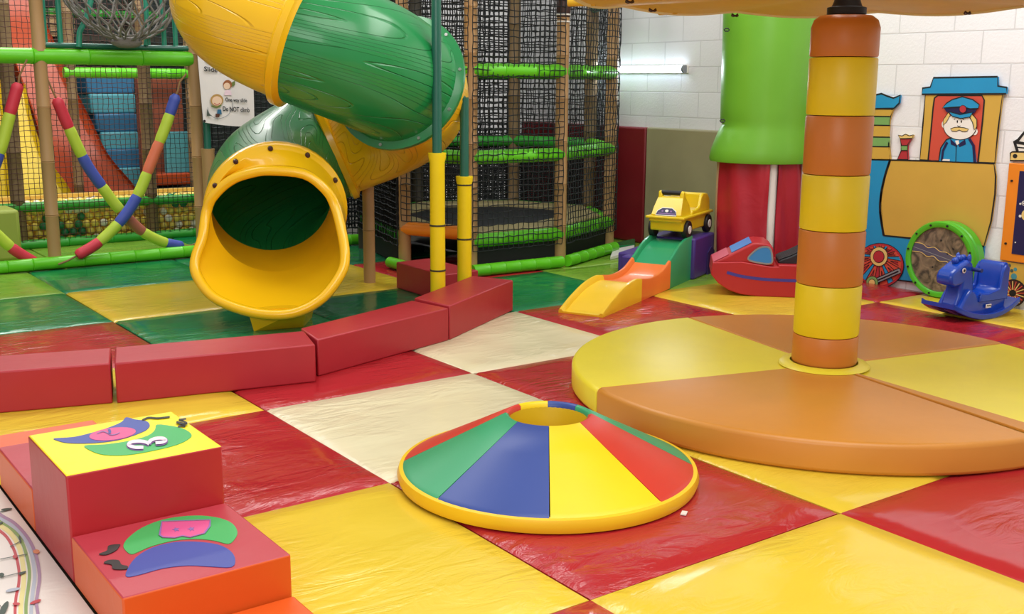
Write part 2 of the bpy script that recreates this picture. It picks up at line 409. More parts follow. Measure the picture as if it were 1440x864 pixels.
# ------------------------------------------------------------- floor mats
XS = [-.36, .80, 2.0, 3.17, 4.31, 5.46, 6.64, 7.24]; YS = [0.0, 1.16, 2.33, 3.52, 4.69, 5.86, 7.03, 8.2, 9.3]
tiles = {  # (column, row): (material, label)
 (1, 1): (MAT_RED, 'red floor mat at the bottom edge between two large yellow mats'),
 (1, 2): (MAT_YEL, 'large yellow floor mat in the foreground right of the soft steps'),
 (1, 3): (MAT_RED, 'red floor mat right of the yellow-topped step'),
 (1, 4): (MAT_YEL, 'yellow floor mat in front of the two left red blocks'),
 (1, 5): (MAT_RED, 'shiny red floor mat behind the leftmost red block'),
 (1, 6): (MAT_GRN, 'green floor mat at the left edge behind the red mat'),
 (1, 7): (MAT_LIM, 'lime floor mat by the green tube at the left edge'),
 (0, 5): (MAT_RED, 'red floor mat beyond the left edge behind the red blocks'),
 (0, 6): (MAT_GRN, 'green floor mat beyond the left edge'),
 (0, 7): (MAT_LIM, 'lime floor mat beyond the left edge'),
 (0, 4): (MAT_YEL, 'yellow floor mat at the left edge before the red block'),
 (2, 0): (MAT_CRM, 'cream floor mat whose corner shows at the bottom right'),
 (2, 1): (MAT_YEL, 'large yellow floor mat at bottom right foreground'),
 (2, 2): (MAT_RED, 'red floor mat under the rainbow cone'),
 (2, 3): (MAT_CRM, 'cream floor mat directly behind the rainbow cone'),
 (2, 4): (MAT_RED, 'red floor mat in front of the third red block'),
 (2, 5): (MAT_GRN, 'green floor mat under the slide exit'),
 (2, 6): (MAT_YEL, 'yellow floor mat left of the slide exit'),
 (2, 7): (MAT_GRN, 'dark green floor mat by the base tube left of the slide'),
 (3, 1): (MAT_RED, 'red floor mat at the right edge in the foreground'),
 (3, 2): (MAT_YEL, 'yellow floor mat half under the orange platform wedge'),
 (3, 3): (MAT_RED, 'red floor mat between cone and carousel platform'),
 (3, 4): (MAT_CRM, 'cream floor mat between red blocks and yellow platform wedge'),
 (3, 5): (MAT_DGR, 'dark green floor mat right of the slide exit behind the blocks'),
 (3, 6): (MAT_YEL, 'yellow floor mat under the tan slide leg'),
 (3, 7): (MAT_DGR, 'dark green floor mat behind the tan slide leg'),
 (4, 2): (MAT_YEL, 'yellow floor mat under the near right of the carousel'),
 (4, 3): (MAT_YEL, 'yellow floor mat hidden under the carousel middle'),
 (4, 4): (MAT_RED, 'red floor mat under the low end of the toy ramp'),
 (4, 5): (MAT_GRN, 'green floor mat between the end red block and the toy ramp'),
 (4, 6): (MAT_RED, 'red floor mat at the orange-barred tower entrance'),
 (4, 7): (MAT_DGR, 'dark green floor mat left of the netted tower'),
 (5, 1): (MAT_YEL, 'yellow floor mat beyond the right edge of the foreground'),
 (5, 2): (MAT_RED, 'red floor mat at the right edge past the carousel'),
 (5, 3): (MAT_RED, 'red floor mat between the carousel and the blue rocking horse'),
 (5, 4): (MAT_YEL, 'yellow floor mat under the red rocker'),
 (5, 5): (MAT_LIM, 'light green floor mat under the upper toy ramp'),
 (5, 6): (MAT_LIM, 'light green floor mat under the right of the netted tower'),
 (5, 7): (MAT_DGR, 'dark green floor mat behind the netted tower'),
 (6, 2): (MAT_YEL, 'yellow floor mat by the wall past the right edge'),
 (6, 3): (MAT_YEL, 'yellow floor mat under the blue rocking horse along the wall'),
 (6, 4): (MAT_RED, 'red floor mat by the wall under the painted train wheel'),
 (6, 5): (MAT_LIM, 'light green floor mat by the wall under the red column pads'),
 (6, 6): (MAT_LIM, 'light green floor mat by the wall under the beige wall pad'),
 (4, 1): (MAT_RED, 'red floor mat beyond the right edge in the foreground'),
}
skip = {(0, 5), (0, 6), (0, 7), (4, 1), (5, 1), (6, 2), (4, 3), (5, 7)}
for (i, j), (m, lab) in tiles.items():
    if (i, j) in skip: continue
    g = .003; x0, x1, y0, y1 = XS[i]+g, XS[i+1]-g, YS[j]+g, YS[j+1]-g
    n = 10; mb = MB()
    # a soft pad: slightly domed top with rolled edges, corners a little out of true
    cs = [Vector((x+random.uniform(-.006, .006), y+random.uniform(-.006, .006), 0)) for x, y in ((x0, y0), (x1, y0), (x1, y1), (x0, y1))]
    def at(u, v): return cs[0]*(1-u)*(1-v)+cs[1]*u*(1-v)+cs[2]*u*v+cs[3]*(1-u)*v
    us = [0, .012]+[k/n for k in range(1, n)]+[.988, 1]; N_ = len(us)
    vs = []
    for v in us:
        for u in us:
            p = at(u, v); e = min(u, 1-u, v, 1-v); p.z = (-.012 if e < 1e-6 else -.003 if e < .02 else 0)
            vs.append(p)
    fs = [(a*N_+b, a*N_+b+1, (a+1)*N_+b+1, (a+1)*N_+b) for a in range(N_-1) for b in range(N_-1)]
    mb.add(vs, fs)
    rim = [b for b in range(N_)]+[a*N_+N_-1 for a in range(1, N_)]+[(N_-1)*N_+b for b in range(N_-2, -1, -1)]+[a*N_ for a in range(N_-2, 0, -1)]
    lo = [vs[k].copy() for k in rim]
    for q in lo: q.z = -.05
    k = len(rim); o = len(mb.v); mb.v += lo
    for a in range(k):
        mb.f.append([rim[a], o+a, o+(a+1) % k, rim[(a+1) % k]]); mb.m.append(0)
    mb.f.append([o+a for a in range(k)]); mb.m.append(0)
    tag(mb.build('floor_mat', m, smooth=50), lab, 'floor mat', 'square vinyl floor mats')
# lime mats inside the play frame
for k, (x0, x1) in enumerate(((.9, 2.3), (2.3, 3.6), (3.6, 5.2))):
    tag(MB().box(((x0+x1)/2, 9.94, -.025), (x1-x0-.01, 1.25, .05)).build('floor_mat', MAT_LIM if k < 2 else MAT_GRN, smooth=0, bevel=.01),
        ['lime floor mat behind the left tan post inside the play frame', 'lime floor mat under the crossed rolls inside the play frame', 'green floor mat behind the slide inside the play frame'][k], 'floor mat', 'square vinyl floor mats')
# white mat with printed music lines
wm = Art(lambda px, py: onZ(px, py, 0), (0, 0, 1), .0015)
for x0, x1, y0, y1 in ((-.45, .762, 1.9, 4.95),):
    wm.mb.box(((x0+x1)/2, (y0+y1)/2, -.025), (x1-x0, y1-y0, .05), m=wm.mi(MAT_WHT))
s = .2362
def zz(L_): return [(a*s, 660+b*s) for a, b in L_]
lines = [
 [(-120, 290), (0, 370), (50, 420), (90, 500), (112, 600), (112, 680), (95, 770), (90, 864), (100, 960)],
 [(-120, 250), (0, 335), (70, 392), (118, 480), (140, 600), (140, 690), (128, 780), (124, 864), (132, 960)],
 [(-120, 220), (0, 312), (60, 350), (118, 412), (155, 505), (175, 610), (170, 700), (157, 790), (155, 864), (160, 960)],
 [(-120, 200), (0, 292), (100, 362), (160, 440), (195, 540), (206, 650), (194, 750), (186, 864), (192, 960)],
 [(-120, 180), (0, 275), (90, 330), (168, 418), (215, 520), (235, 640), (225, 740), (217, 800), (226, 864), (236, 960)]]
wm.s = .0006
for i_, (L_, m, w) in enumerate(zip(lines, PST, (4.2, 6.6, 4.6, 5.2, 4.6))): wm.pline(zz(L_), w, m, 1+i_, 8)
for (a, b, rx, ry, rot, m) in ((40, 247, 34, 6, -.1, PRD), (5, 330, 14, 6, -.5, PRD), (217, 500, 20, 12, 0, PRO), (120, 425, 22, 6, 1.3, PRD), (10, 638, 16, 11, 0, PRD), (78, 728, 44, 9, -.2, PST[3]), (98, 812, 22, 8, 0, PST[0]), (212, 800, 36, 9, -.35, PST[0]), (135, 628, 24, 6, -.4, PRD), (20, 850, 18, 60, .5, PRD), (90, 530, 14, 10, 0, PST[0])):
    wm.ell(a*s, 660+b*s, rx*s, ry*s, m, 9, 16, rot)
for L_ in ([(0, 262), (70, 245)], [(0, 655), (150, 618)], [(40, 740), (115, 715)], [(60, 470), (120, 440)], [(0, 545), (160, 515)], [(-20, 790), (30, 864)]): wm.pline(zz(L_), 1, PRD, 8, 4)
tag(wm.build('printed_mat', None), 'white mat printed with a curved rainbow music stave at lower left', 'floor mat')

# ------------------------------------------------------------- soft steps
st = thing('soft_steps', (1.0, 3.5, 0), 'red, orange and yellow soft play steps with caterpillar patches at lower left', 'soft steps')
XL, XR = .768, 1.252; H1, H2, H0 = .345, .155, .03
MB().box(((XL+XR)/2, 3.53, H1/2), (XR-XL, .47, H1), ms=[0, 1, 0, 0, 0, 0]).build('tall_step', [STEPRED, STEPYEL], st, bevel=.006)
MB().box(((XL+XR)/2, 3.04, H2/2), (XR-XL, .495, H2), ms=[0, 1, 0, 0, 0, 0]).build('middle_step', [STEPORG, STEPTOP], st, bevel=.006)
MB().box(((XL+XR)/2, 4.035, H2/2), (XR-XL, .525, H2), ms=[0, 1, 0, 0, 0, 0]).build('middle_step', [STEPORG, STEPTOP], st, bevel=.006)
MB().box(((XL+XR)/2, 2.54, H0/2), (XR-XL, .49, H0), ms=[0, 1, 0, 0, 0, 0]).build('low_step', [STEPORG, STEPORG], st, bevel=.006)
MB().box(((XL+XR)/2, 4.56, .022), (XR-XL, .51, .044), ms=[0, 1, 0, 0, 0, 0]).build('low_step', [STEPYEL, mat('step_salmon_vinyl', 'ee6a40', .42, 'vinyl')], st, bevel=.006)
def zmap(L_, k, ox, oy): return [(ox+a*k, oy+b*k) for a, b in L_]
k1 = (.18056, 60, 570); k2 = (.1528, 130, 710)
A = Art(lambda px, py: onZ(px, py, H1+.0005), (0, 0, 1))
P = zmap([(90, 262), (250, 250), (430, 205), (560, 160), (620, 130), (652, 98), (720, 115), (800, 125), (832, 150), (825, 180), (770, 215), (600, 272), (400, 298), (200, 298), (120, 280)], *k1)
A.fill(P, APB, 1, 3); 
A.ell(60+545*.18056, 570+230*.18056, 33, 8.5, PINK, 2, rot=-.12)
A.pline(zmap([(425, 232), (470, 215), (505, 228), (530, 242), (575, 236), (600, 222)], *k1), 1.2, LILAC, 3, 5); A.pline(zmap([(515, 200), (525, 218), (520, 234)], *k1), 3.4, APB, 4, 4)
A.pline(zmap([(775, 124), (800, 112), (830, 103), (900, 107), (990, 97)], *k1), 2.3, ANT, 2, 5)
A.build('caterpillar_patch', st)['label'] = 'blue caterpillar patch with pink figure on the yellow top'
A = Art(lambda px, py: onZ(px, py, H1+.0005), (0, 0, 1))
P = zmap([(325, 318), (480, 310), (680, 280), (820, 240), (875, 195), (890, 155), (1000, 165), (1090, 185), (1150, 220), (1152, 255), (1050, 310), (850, 360), (650, 392), (480, 390), (380, 360)], *k1)
A.fill(P, APG, 1, 3)
Pa = zmap([(785, 342), (720, 342), (672, 325), (690, 302), (750, 294), (805, 302), (832, 316)], *k1); Pb = zmap([(826, 312), (846, 290), (890, 275), (940, 276), (958, 292), (930, 306), (880, 310)], *k1)
for q_, l_ in ((Pa, 2), (Pb, 3)): A.pline(q_, 7, LILAC, l_, 5, 6.5)
for q_, l_ in ((Pa, 4), (Pb, 5)): A.pline(q_, 5, PALEP, l_, 5, 4.6)
for l_, q_ in enumerate(([(1055, 178), (1078, 166), (1110, 172)], [(1112, 170), (1075, 152), (1042, 140)], [(1045, 143), (1085, 156), (1128, 158)], [(1125, 158), (1098, 142), (1060, 132)], [(1062, 133), (1090, 130), (1118, 126)])): A.pline(zmap(q_, *k1), 2.6, ANT, 2+l_, 4)
A.build('caterpillar_patch', st)['label'] = 'green caterpillar patch with a white 3 on the yellow top'
A = Art(lambda px, py: onZ(px, py, H2+.0005), (0, 0, 1))
P = zmap([(285, 380), (330, 310), (450, 220), (620, 150), (800, 115), (1000, 105), (1180, 130), (1290, 180), (1335, 255), (1310, 320), (1250, 365), (1120, 335), (950, 320), (750, 335), (550, 385), (430, 435), (360, 460), (310, 430)], *k2)
A.fill(P, APG, 1, 3)
PB = zmap([(640, 165), (1085, 150), (1080, 210), (1030, 275), (900, 310), (830, 298), (760, 315), (650, 310), (620, 290)], *k2)
A.fill(PB, PINK, 2); A.line(PB, .006, LILAC, 3, closed=True)
for q in ((770, 240), (910, 235)):
    c = zmap([q], *k2)[0]; A.fill([(c[0]+(5.2 if i % 2 else 2.2)*math.cos(i*PI/5), c[1]+(3.2 if i % 2 else 1.4)*math.sin(i*PI/5)) for i in range(10)], LILAC, 3)
A.fill(zmap([(250, 372), (150, 385), (135, 430), (60, 462), (130, 468), (215, 430), (245, 395)], *k2), ANT, 2, 4)
A.build('caterpillar_patch', st)['label'] = 'green caterpillar patch with a pink B on the lower step'
A = Art(lambda px, py: onZ(px, py, H2+.0005), (0, 0, 1))
P = zmap([(315, 668), (322, 600), (400, 490), (550, 400), (750, 350), (950, 345), (1150, 370), (1270, 430), (1315, 510), (1280, 578), (1100, 575), (880, 565), (650, 590), (450, 645)], *k2)
A.fill(P, APB, 1, 3)
A.fill(zmap([(105, 545), (150, 518), (240, 520), (268, 560), (325, 575), (310, 602), (195, 600), (175, 560)], *k2), ANT, 2, 4)
A.build('caterpillar_patch', st)['label'] = 'blue caterpillar patch on the lower step'

# ------------------------------------------------------------ rainbow cone
cn = thing('rainbow_cone', (2.52, 3.21, 0), 'low rainbow-panelled foam cone with a round hole on the red mat', 'soft play cone')
CC = (2.52, 3.21, 0)
cdir = math.atan2(-CC[1], -CC[0])                       # towards the viewer
# seams, measured round the cone from the view direction
MB().lathe([(.15, .002), (.55, .002), (.574, .006), (.582, .03), (.574, .054), (.55, .058)], CC, 96).build('rim', mat('cone_rim_yellow', 'f6c81e', .38, 'vinyl', bump=.04), cn)
cols = [YELV, REDV, GREENV, BLUEV, YELV, REDV, GREENV, BLUEV]
seam0 = cdir+rad(1)
for k in range(8):
    a0, a1 = seam0+k*PI/4+.004, seam0+(k+1)*PI/4-.004
    prof = [(.150, .235), (.152, .252), (.165, .258), (.3, .188), (.45, .112), (.54, .066), (.572, .05), (.574, .044)]
    o = MB().lathe(prof, CC, 12, a0, a1).build('panel', cols[k], cn, smooth=60)
    o['label'] = {0: 'yellow panel facing front', 1: 'red panel', 2: 'green panel', 3: 'blue panel', 4: 'yellow panel at the back', 5: 'red panel at the left', 6: 'green panel', 7: 'blue panel facing front'}[k]
MB().lathe([(.150, .002), (.150, .235), (.155, .25)], CC, 48).build('hole_lining', mat('cone_lining_yellow', 'd8b41a', .4, 'vinyl', bump=.1), cn)
tg = onZ(962, 722, .004); MB().box(tg, (.035, .02, .004), rz=.6).build('care_tag', WHITE, cn, smooth=0)

# ---------------------------------------------------------------- carousel
CX, CY, CR, CHT = 4.41, 3.40, 1.255, .13
ca = thing('soft_carousel', (CX, CY, 0), 'round yellow and orange soft carousel with striped centre column and canopy', 'carousel')
def wedge(a0, a1, m, h=CHT, R=CR, lab=None):
    n = 24; prof = [(R-.02, .0), (R, .012), (R, h-.022), (R-.006, h-.006), (R-.022, h), (.20, h), (.17, h), (.17, 0)]
    o = MB().lathe([(r, z) for r, z in prof], (CX, CY, 0), n, a0, a1)
    o = o.build('platform_wedge', m, ca, smooth=50, bevel=.008); o['label'] = lab
def ang(px, py): p = onZ(px, py, CHT); return math.atan2(p.y-CY, p.x-CX)
aL, aT, aRr, aF = ang(843, 546), ang(965, 445), ang(1392, 484), ang(1425, 605)
g = .004
wedge(aT+g, aL-g+(2*PI if aL < aT else 0), CARY, lab='yellow wedge at the left')
wedge(aL+g, aF-g+(2*PI if aF < aL else 0), CARO, h=CHT+.006, lab='orange wedge at the front')
wedge(aF+g, aRr-g+(2*PI if aRr < aF else 0), CARY, h=CHT-.004, lab='yellow wedge at the right')
wedge(aRr+g, aT-g+(2*PI if aT < aRr else 0), CARO, lab='orange wedge at the back')
# loose flap over the seam between front and right wedge
fa = aF+.01; fd = Vector((math.cos(fa), math.sin(fa), 0)); fn = Vector((-fd.y, fd.x, 0)); f0 = Vector((CX, CY, CHT-.002))
MB().extr([f0+fd*.22+fn*.0, f0+fd*1.25, f0+fd*1.25+fn*.07, f0+fd*1.2+fn*.10, f0+fd*.22+fn*.02], (0, 0, .012)).build('seam_flap', CARO, ca, smooth=0, bevel=.003)
MB().lathe([(.15, CHT), (.21, CHT), (.222, CHT+.008), (.21, CHT+.02), (.165, CHT+.024)], (CX, CY, 0), 48).build('base_ring', CARY, ca)
RC = .158
zs = []
for y in (510, 475, 403, 326, 247, 163, 80, 18):
    d = ray(1155+40*(510-y)/500, y); t = (d.x*CX+d.y*CY)/(d.x*d.x+d.y*d.y); zs.append(CH+d.z*t*(1-.02))
zs[0] = CHT+.02
col = MB().cyl((CX, CY, zs[0]), (CX, CY, zs[1]), RC, 40)
colp = MB().lathe([(.0, CHT), (.06, CHT), (.06, zs[-1]+.06), (0, zs[-1]+.06)], (CX, CY, 0), 20).build('column', BLACK, ca)
for k in range(7):
    a, b = zs[k]+.002, zs[k+1]-.002
    if k == 6: pr = [(.02, a), (RC-.004, a), (RC, a+.008), (RC, b-.06), (RC-.012, b-.025), (RC-.04, b-.005), (.06, b)]
    else: pr = [(.02, a), (RC-.004, a), (RC, a+.008), (RC, b-.008), (RC-.004, b), (.02, b)]
    o = MB().lathe(pr, (CX, CY, 0), 48).build('padded_band', COLO if k % 2 == 0 else COLY, colp, smooth=45)
    o['label'] = 'orange padded band' if k % 2 == 0 else 'yellow padded band'
ztop = zs[-1]
MB().lathe([(.03, ztop-.004), (.09, ztop), (.09, ztop+.03), (.07, ztop+.035), (.06, ztop+.06), (.03, ztop+.3)], (CX, CY, 0), 20).build('pivot', BLACK, colp)
# canopy: sagging fabric between spokes, seen from below
ZC = 1.905; nsp = 10; vs = []; nr, na = 8, 120
can = MB(); loops = []
for i in range(nr+1):
    r = .1+(1.30-.1)*i/nr; lp = []
    for j in range(na):
        a = 2*PI*j/na; w = abs(math.sin(nsp*a/2+.5)); rr = r*(1-.035*w*(i/nr)**2)
        lp.append(Vector((CX+rr*math.cos(a), CY+rr*math.sin(a), ZC+.015-.03*w*(i/nr))))
    loops.append(lp)
lo2 = [[v+Vector((0, 0, .06)) for v in l] for l in loops][::-1]
can.loft(loops+lo2)
canp = can.build('canopy', CANOPY, ca, smooth=60)
MB().tube(loops[-1]+[], .012, 6, closed=True).build('edge_piping', CANE, canp)
for k in range(nsp):
    a = (2*PI*k/nsp)-.5*2/nsp
    p = Vector((CX+1.02*math.cos(a+.12), CY+1.02*math.sin(a+.12), ZC-.022))
    MB().tube([p+Vector((.022*math.cos(t), .012*math.sin(t), -.012*abs(math.sin(t)))) for t in [i*PI/4 for i in range(8)]], .005, 6, closed=True).build('eyelet', BOLT, canp)
for a in (2.15, 2.75, 1.5):
    p = Vector((CX+1.28*math.cos(a), CY+1.28*math.sin(a), ZC+.0)); q = p+Vector((.09*math.cos(a), .09*math.sin(a), 0))
    MB().cyl(p-(q-p)*.6, q, .02, 12).build('spoke_cap', mat('spoke_cap_yellow', 'd8aa18', .4), canp)

# -------------------------------------------------------------- red blocks
def block(P4, h, lab, name='foam_block'):
    tag(MB().poly(P4, 0, h).build(name, BENCH, smooth=30, bevel=.008, seg=2), lab, 'foam block', 'red foam blocks around the slide')
HB = .197
block([(.50, 5.43), (1.44, 5.17), (1.535, 5.475), (.62, 5.74)], HB, 'leftmost red foam block, cut by the left edge')
block([(1.456, 5.155), (2.40, 4.972), (2.49, 5.29), (1.555, 5.478)], HB, 'long red foam block in front of the yellow slide exit')
block([(2.455, 5.062), (3.458, 5.37), (3.40, 5.69), (2.505, 5.36)], HB, 'third red foam block from the left, right of the slide exit')
block([(3.468, 5.375), (4.292, 5.868), (4.16, 6.16), (3.42, 5.70)], HB+.012, 'red foam block at the right end of the row, beside the cream mat')
block([(4.06, 6.36), (4.36, 6.38), (4.36, 7.04), (4.06, 7.02)], HB, 'dark red foam block standing behind the two yellow padded posts')

# -------------------------------------------------------------- tube slide
sl = thing('tube_slide', tuple(CW(-1.4, 7.4, 0)), 'yellow and green spiral tube slide with yellow open mouth', 'slide')
RC0, DC0, RH = -1.28, 7.60, .56; RT_ = .415
path = []
for al in range(-215, 96, 5):
    z = 1.775-(al+95)*.00368
    path.append((al, CW(RC0+RH*math.cos(rad(al)), DC0+RH*math.sin(rad(al)), z)))
tail = spline([path[-2][1], path[-1][1], CW(-1.53, 8.02, .955), CW(-1.655, 7.72, .84), CW(-1.62, 7.38, .745), CW(-1.51, 7.04, .68)], 8)
tail = tail[8:]
pts = [p for a, p in path]+tail[1:]; i1 = [a for a, p in path].index(-95); i2 = [a for a, p in path].index(-20); i3 = len(path)-1
def frames(pts):
    out = []
    for i in range(len(pts)):
        t = (pts[min(i+1, len(pts)-1)]-pts[max(i-1, 0)]).normalized(); s_v = t.cross(Vector((0, 0, 1))).normalized(); out.append((pts[i], t, s_v, s_v.cross(t)))
    return out
FR = frames(pts)
def circ(fr, r, n=56): p, t, s_v, u = fr; return [p+s_v*(r*math.cos(2*PI*j/n))+u*(r*math.sin(2*PI*j/n)) for j in range(n)]
def section(i0, i1, m, lab):
    n = 56; mb = MB(); loops = []; uv = []; s_ = 0
    for i in range(i0, i1+1):
        l = circ(FR[i], RT_, n); l.append(l[0].copy()); loops.append(l)
        if i > i0: s_ += (pts[i]-pts[i-1]).length
        uv += [(j/n+lab*3.7, s_+lab*1.3) for j in range(n+1)]
    mb.loft(loops, closed=False)
    o = mb.build('tube_section', m, sl, smooth=60, uv=uv); return o
def lip(i, m, r=.455, w=.05):
    p, t, s_v, u = FR[i]; mb = MB()
    prof = [(RT_-.002, -w*.9), (r-.02, -w*.55), (r, -w*.4), (r, w*.4), (r-.02, w*.55), (RT_-.002, w*.9)]
    loops = [circ((p+t*b, t, s_v, u), a) for a, b in prof]; mb.loft(loops)
    o = mb.build('flange', m, sl, smooth=30); return o
secs = [section(0, i1, TUBEY, 1), section(i1, i2, TUBEG, 2), section(i2, i3, TUBEY, 3), section(i3, len(pts)-1, TUBEG, 4)]
for o, l in zip(secs, ('upper yellow tube section', 'upper green tube section', 'lower yellow tube section', 'lower green tube section')): o['label'] = l
lip(i1, SMY)['label'] = 'yellow flange between upper yellow and green tubes'
fg = lip(i2, SMG, .462, .035); fg['label'] = 'green flange at the right'
lip(i3, SMY)['label'] = 'yellow flange above the lower green tube'
p, t, s_v, u = FR[i2]
for k in range(10):
    a = 2*PI*(k+.3)/10; q = p+s_v*(.438*math.cos(a))+u*(.438*math.sin(a))
    MB().cyl(q-t*.028, q-t*.014, .011, 10).build('bolt', STEEL, fg)
# mouth
rim_px = [(381, 240), (428, 245), (458, 267), (471, 290), (480, 324), (485, 358), (480, 384), (455, 418), (421, 438), (384, 443), (341, 436), (300, 418), (277, 388), (275, 364), (285, 334), (290, 300), (299, 277), (324, 254), (354, 243)]
def mdep(y): return 6.86 if y < 300 else 6.86-(y-300)/143*.34
rim = spline([atD(x, y, mdep(y)) for x, y in rim_px], 4, True); NR = len(rim)
ce = FR[-1]; cpt = ce[0]
def anglof(v): d = v-cpt; return math.atan2(d.dot(ce[3]), d.dot(ce[2]))
fl_in = []; fl_out = []; fl_mid = []
for i, v in enumerate(rim):
    a = anglof(v); rv = ce[2]*math.cos(a)+ce[3]*math.sin(a)
    fl_in.append(cpt+rv*(RT_-.012)); fl_out.append(cpt+rv*.455); fl_mid.append(cpt+rv*.455-ce[1]*.03)
def lerp(a, b, k): return [x*(1-k)+y*k for x, y in zip(a, b)]
mo = MB()
ins = []
for k in (0, .25, .5, .75, 1):
    l = lerp(fl_in, rim, k); l = [v-(v-cpt)*(.0) for v in l]; ins.append(l)
rim_o = [v+(v-sum(rim, Vector())/NR).normalized()*.03+ce[1]*-.02 for v in rim]
ax_ = ce[1]
def ringm(r, f):
    out = []
    for v in rim:
        a = anglof(v); w = max(0, min(1, (math.sin(a)+.25)/.5)); r2 = r*w+.458*(1-w); f2 = f*w-.012*(1-w)
        out.append(cpt+(ce[2]*math.cos(a)+ce[3]*math.sin(a))*r2+ax_*f2)
    return out
mo.loft([fl_mid, fl_out, ringm(.452, .012), ringm(.438, .018), ringm(.432, .030), ringm(.418, .034), ringm(.412, .046), lerp(ringm(.40, .05), rim_o, .5), rim_o])
mo.loft(ins[::-1])
mo.loft([[p_+s2*((RT_-.010)*math.cos(anglof(v_)))+u2*((RT_-.010)*math.sin(anglof(v_))) for v_ in rim] for p_, t2, s2, u2 in FR[-10:]]+[fl_in])
mouth = mo.build('slide_mouth', SMY, sl, smooth=50)
MB().tube(rim, .032, 12, closed=True).build('rolled_rim', SMY, mouth)
for a in (150, 117, 85, 54, 27):
    q = cpt+(ce[2]*math.cos(rad(a))+ce[3]*math.sin(rad(a)))*.424+ax_*.03
    MB().tube([q, q+ax_*.02, q+ax_*.026], [.017, .015, .008], 12).build('bolt', BOLT, mouth)
# foot under the mouth
fa_, fb_ = onZ(356, 466, 0), onZ(427, 460, 0); bk = FH*.30
ft, fu = atD(347, 436, 6.53), atD(432, 433, 6.53)
mbf = MB(); lo_ = [fa_, fb_, fb_+bk, fa_+bk]; hi_ = [ft, fu, fu+bk*1.1, ft+bk*1.1]
mbf.loft([lo_, hi_]).add(lo_, [(0, 1, 2, 3)]).add(hi_, [(3, 2, 1, 0)])
mbf.build('mouth_foot', SMY, sl, smooth=0, bevel=.012)
lg = Vector((4.018, 7.351, 0)); lgt = lg+Vector((-.0, .0, .80))
MB().bamboo(lg, lgt, .045, .35).build('support_leg', TAN, sl)

# steel posts with yellow pads beside the slide
def padpost(x, y, ztop_px, zpad_px, px, lab, ties, extra=None, zt=None):
    def zat(yy):
        d = ray(px, yy); t = (d.x*x+d.y*y)/(d.x*d.x+d.y*d.y); return CH+d.z*t
    o = thing('padded_post', (x, y, 0), lab, 'post', None)
    pt = zat(zpad_px); zt = zt or zat(ztop_px)
    MB().cyl((x, y, 0), (x, y, zt), .030, 20).build('steel_pole', TEAL, o)
    pad = MB().tube([(x, y, .0), (x, y, .05), (x, y, pt-.06), (x, y, pt-.03), (x, y, pt)], [.047, .049, .048, .056, .058], 14).build('foam_pad', PADY, o)
    for yy in ties: z = zat(yy); MB().lathe([(.0485, z-.006), (.052, z-.004), (.052, z+.004), (.0485, z+.006)], (x, y, 0), 20).build('tie', TIE, pad)
    return o, zat
pp1, z1f = padpost(3.762, 5.97, 0, 215, 620, 'taller dark green pole with yellow foam pad, left of the two by the slide', (317, 380), zt=2.6)
pp2, z2f = padpost(4.115, 6.19, 137, 248, 657, 'shorter green pole with yellow foam pad, right of the two by the slide', (260, 336))
zb = z2f(140); e = FR[i2][0]+FR[i2][2]*0
tgt = atD(640, 143, 7.36)
MB().tube([(4.115, 6.19, zb-.02), (4.112, 6.188, zb+.01), tuple(tgt)], .016, 10).build('bracket', TEAL, pp2)
MB().tube([tgt+Vector((0, 0, .09))-RT*.0, tgt, tgt-Vector((0, 0, .07))-RT*.03], .02, 8).build('bracket_plate', TEAL, pp2)

# ------------------------------------------------------------ netted tower
PT = [(4.56, 7.74), (4.82, 7.16), (5.70, 7.14), (6.57, 7.53), (6.98, 8.3), (6.65, 9.1), (5.75, 9.5), (4.85, 8.95)]
tc = Vector((5.75, 8.3, 0))
tw = thing('net_tower', tuple(tc), 'round netted trampoline tower with tan posts and green padded rings', 'netted tower')
ZT = 2.75
for k, (x, y) in enumerate(PT):
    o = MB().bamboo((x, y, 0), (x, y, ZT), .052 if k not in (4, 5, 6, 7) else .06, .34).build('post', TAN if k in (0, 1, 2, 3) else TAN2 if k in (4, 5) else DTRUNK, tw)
    if k == 2:
        MB().lathe([(.054, 2.02), (.058, 2.03), (.058, 2.16), (.054, 2.17)], (x, y, 0), 16).build('post_cap', mat('dark_brown_wrap', '3a2018', .5), o)
        for z in (1.985, 2.04): MB().lathe([(.0585, z-.006), (.061, z), (.0585, z+.006)], (x, y, 0), 16).build('ring', WHITE, o)
for lev, z, r, mt in ((0, .275, .055, BAMG), (1, .93, .055, BAMG), (2, 1.595, .058, BAMG), (3, 2.19, .035, TEAL), ):
    for k in range(8):
        a, b = PT[k], PT[(k+1) % 8]
        if (lev == 0 and k == 0) or (lev == 3 and k > 3): continue
        if lev == 1 and k == 0: mt2 = BAMG
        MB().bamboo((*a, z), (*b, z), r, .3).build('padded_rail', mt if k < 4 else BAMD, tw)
a, b = PT[0], PT[1]; MB().bamboo((*a, .335), (*b, .335), .055, .8).build('entrance_bar', ORBAR, tw)['label'] = 'orange padded bar across the entrance'
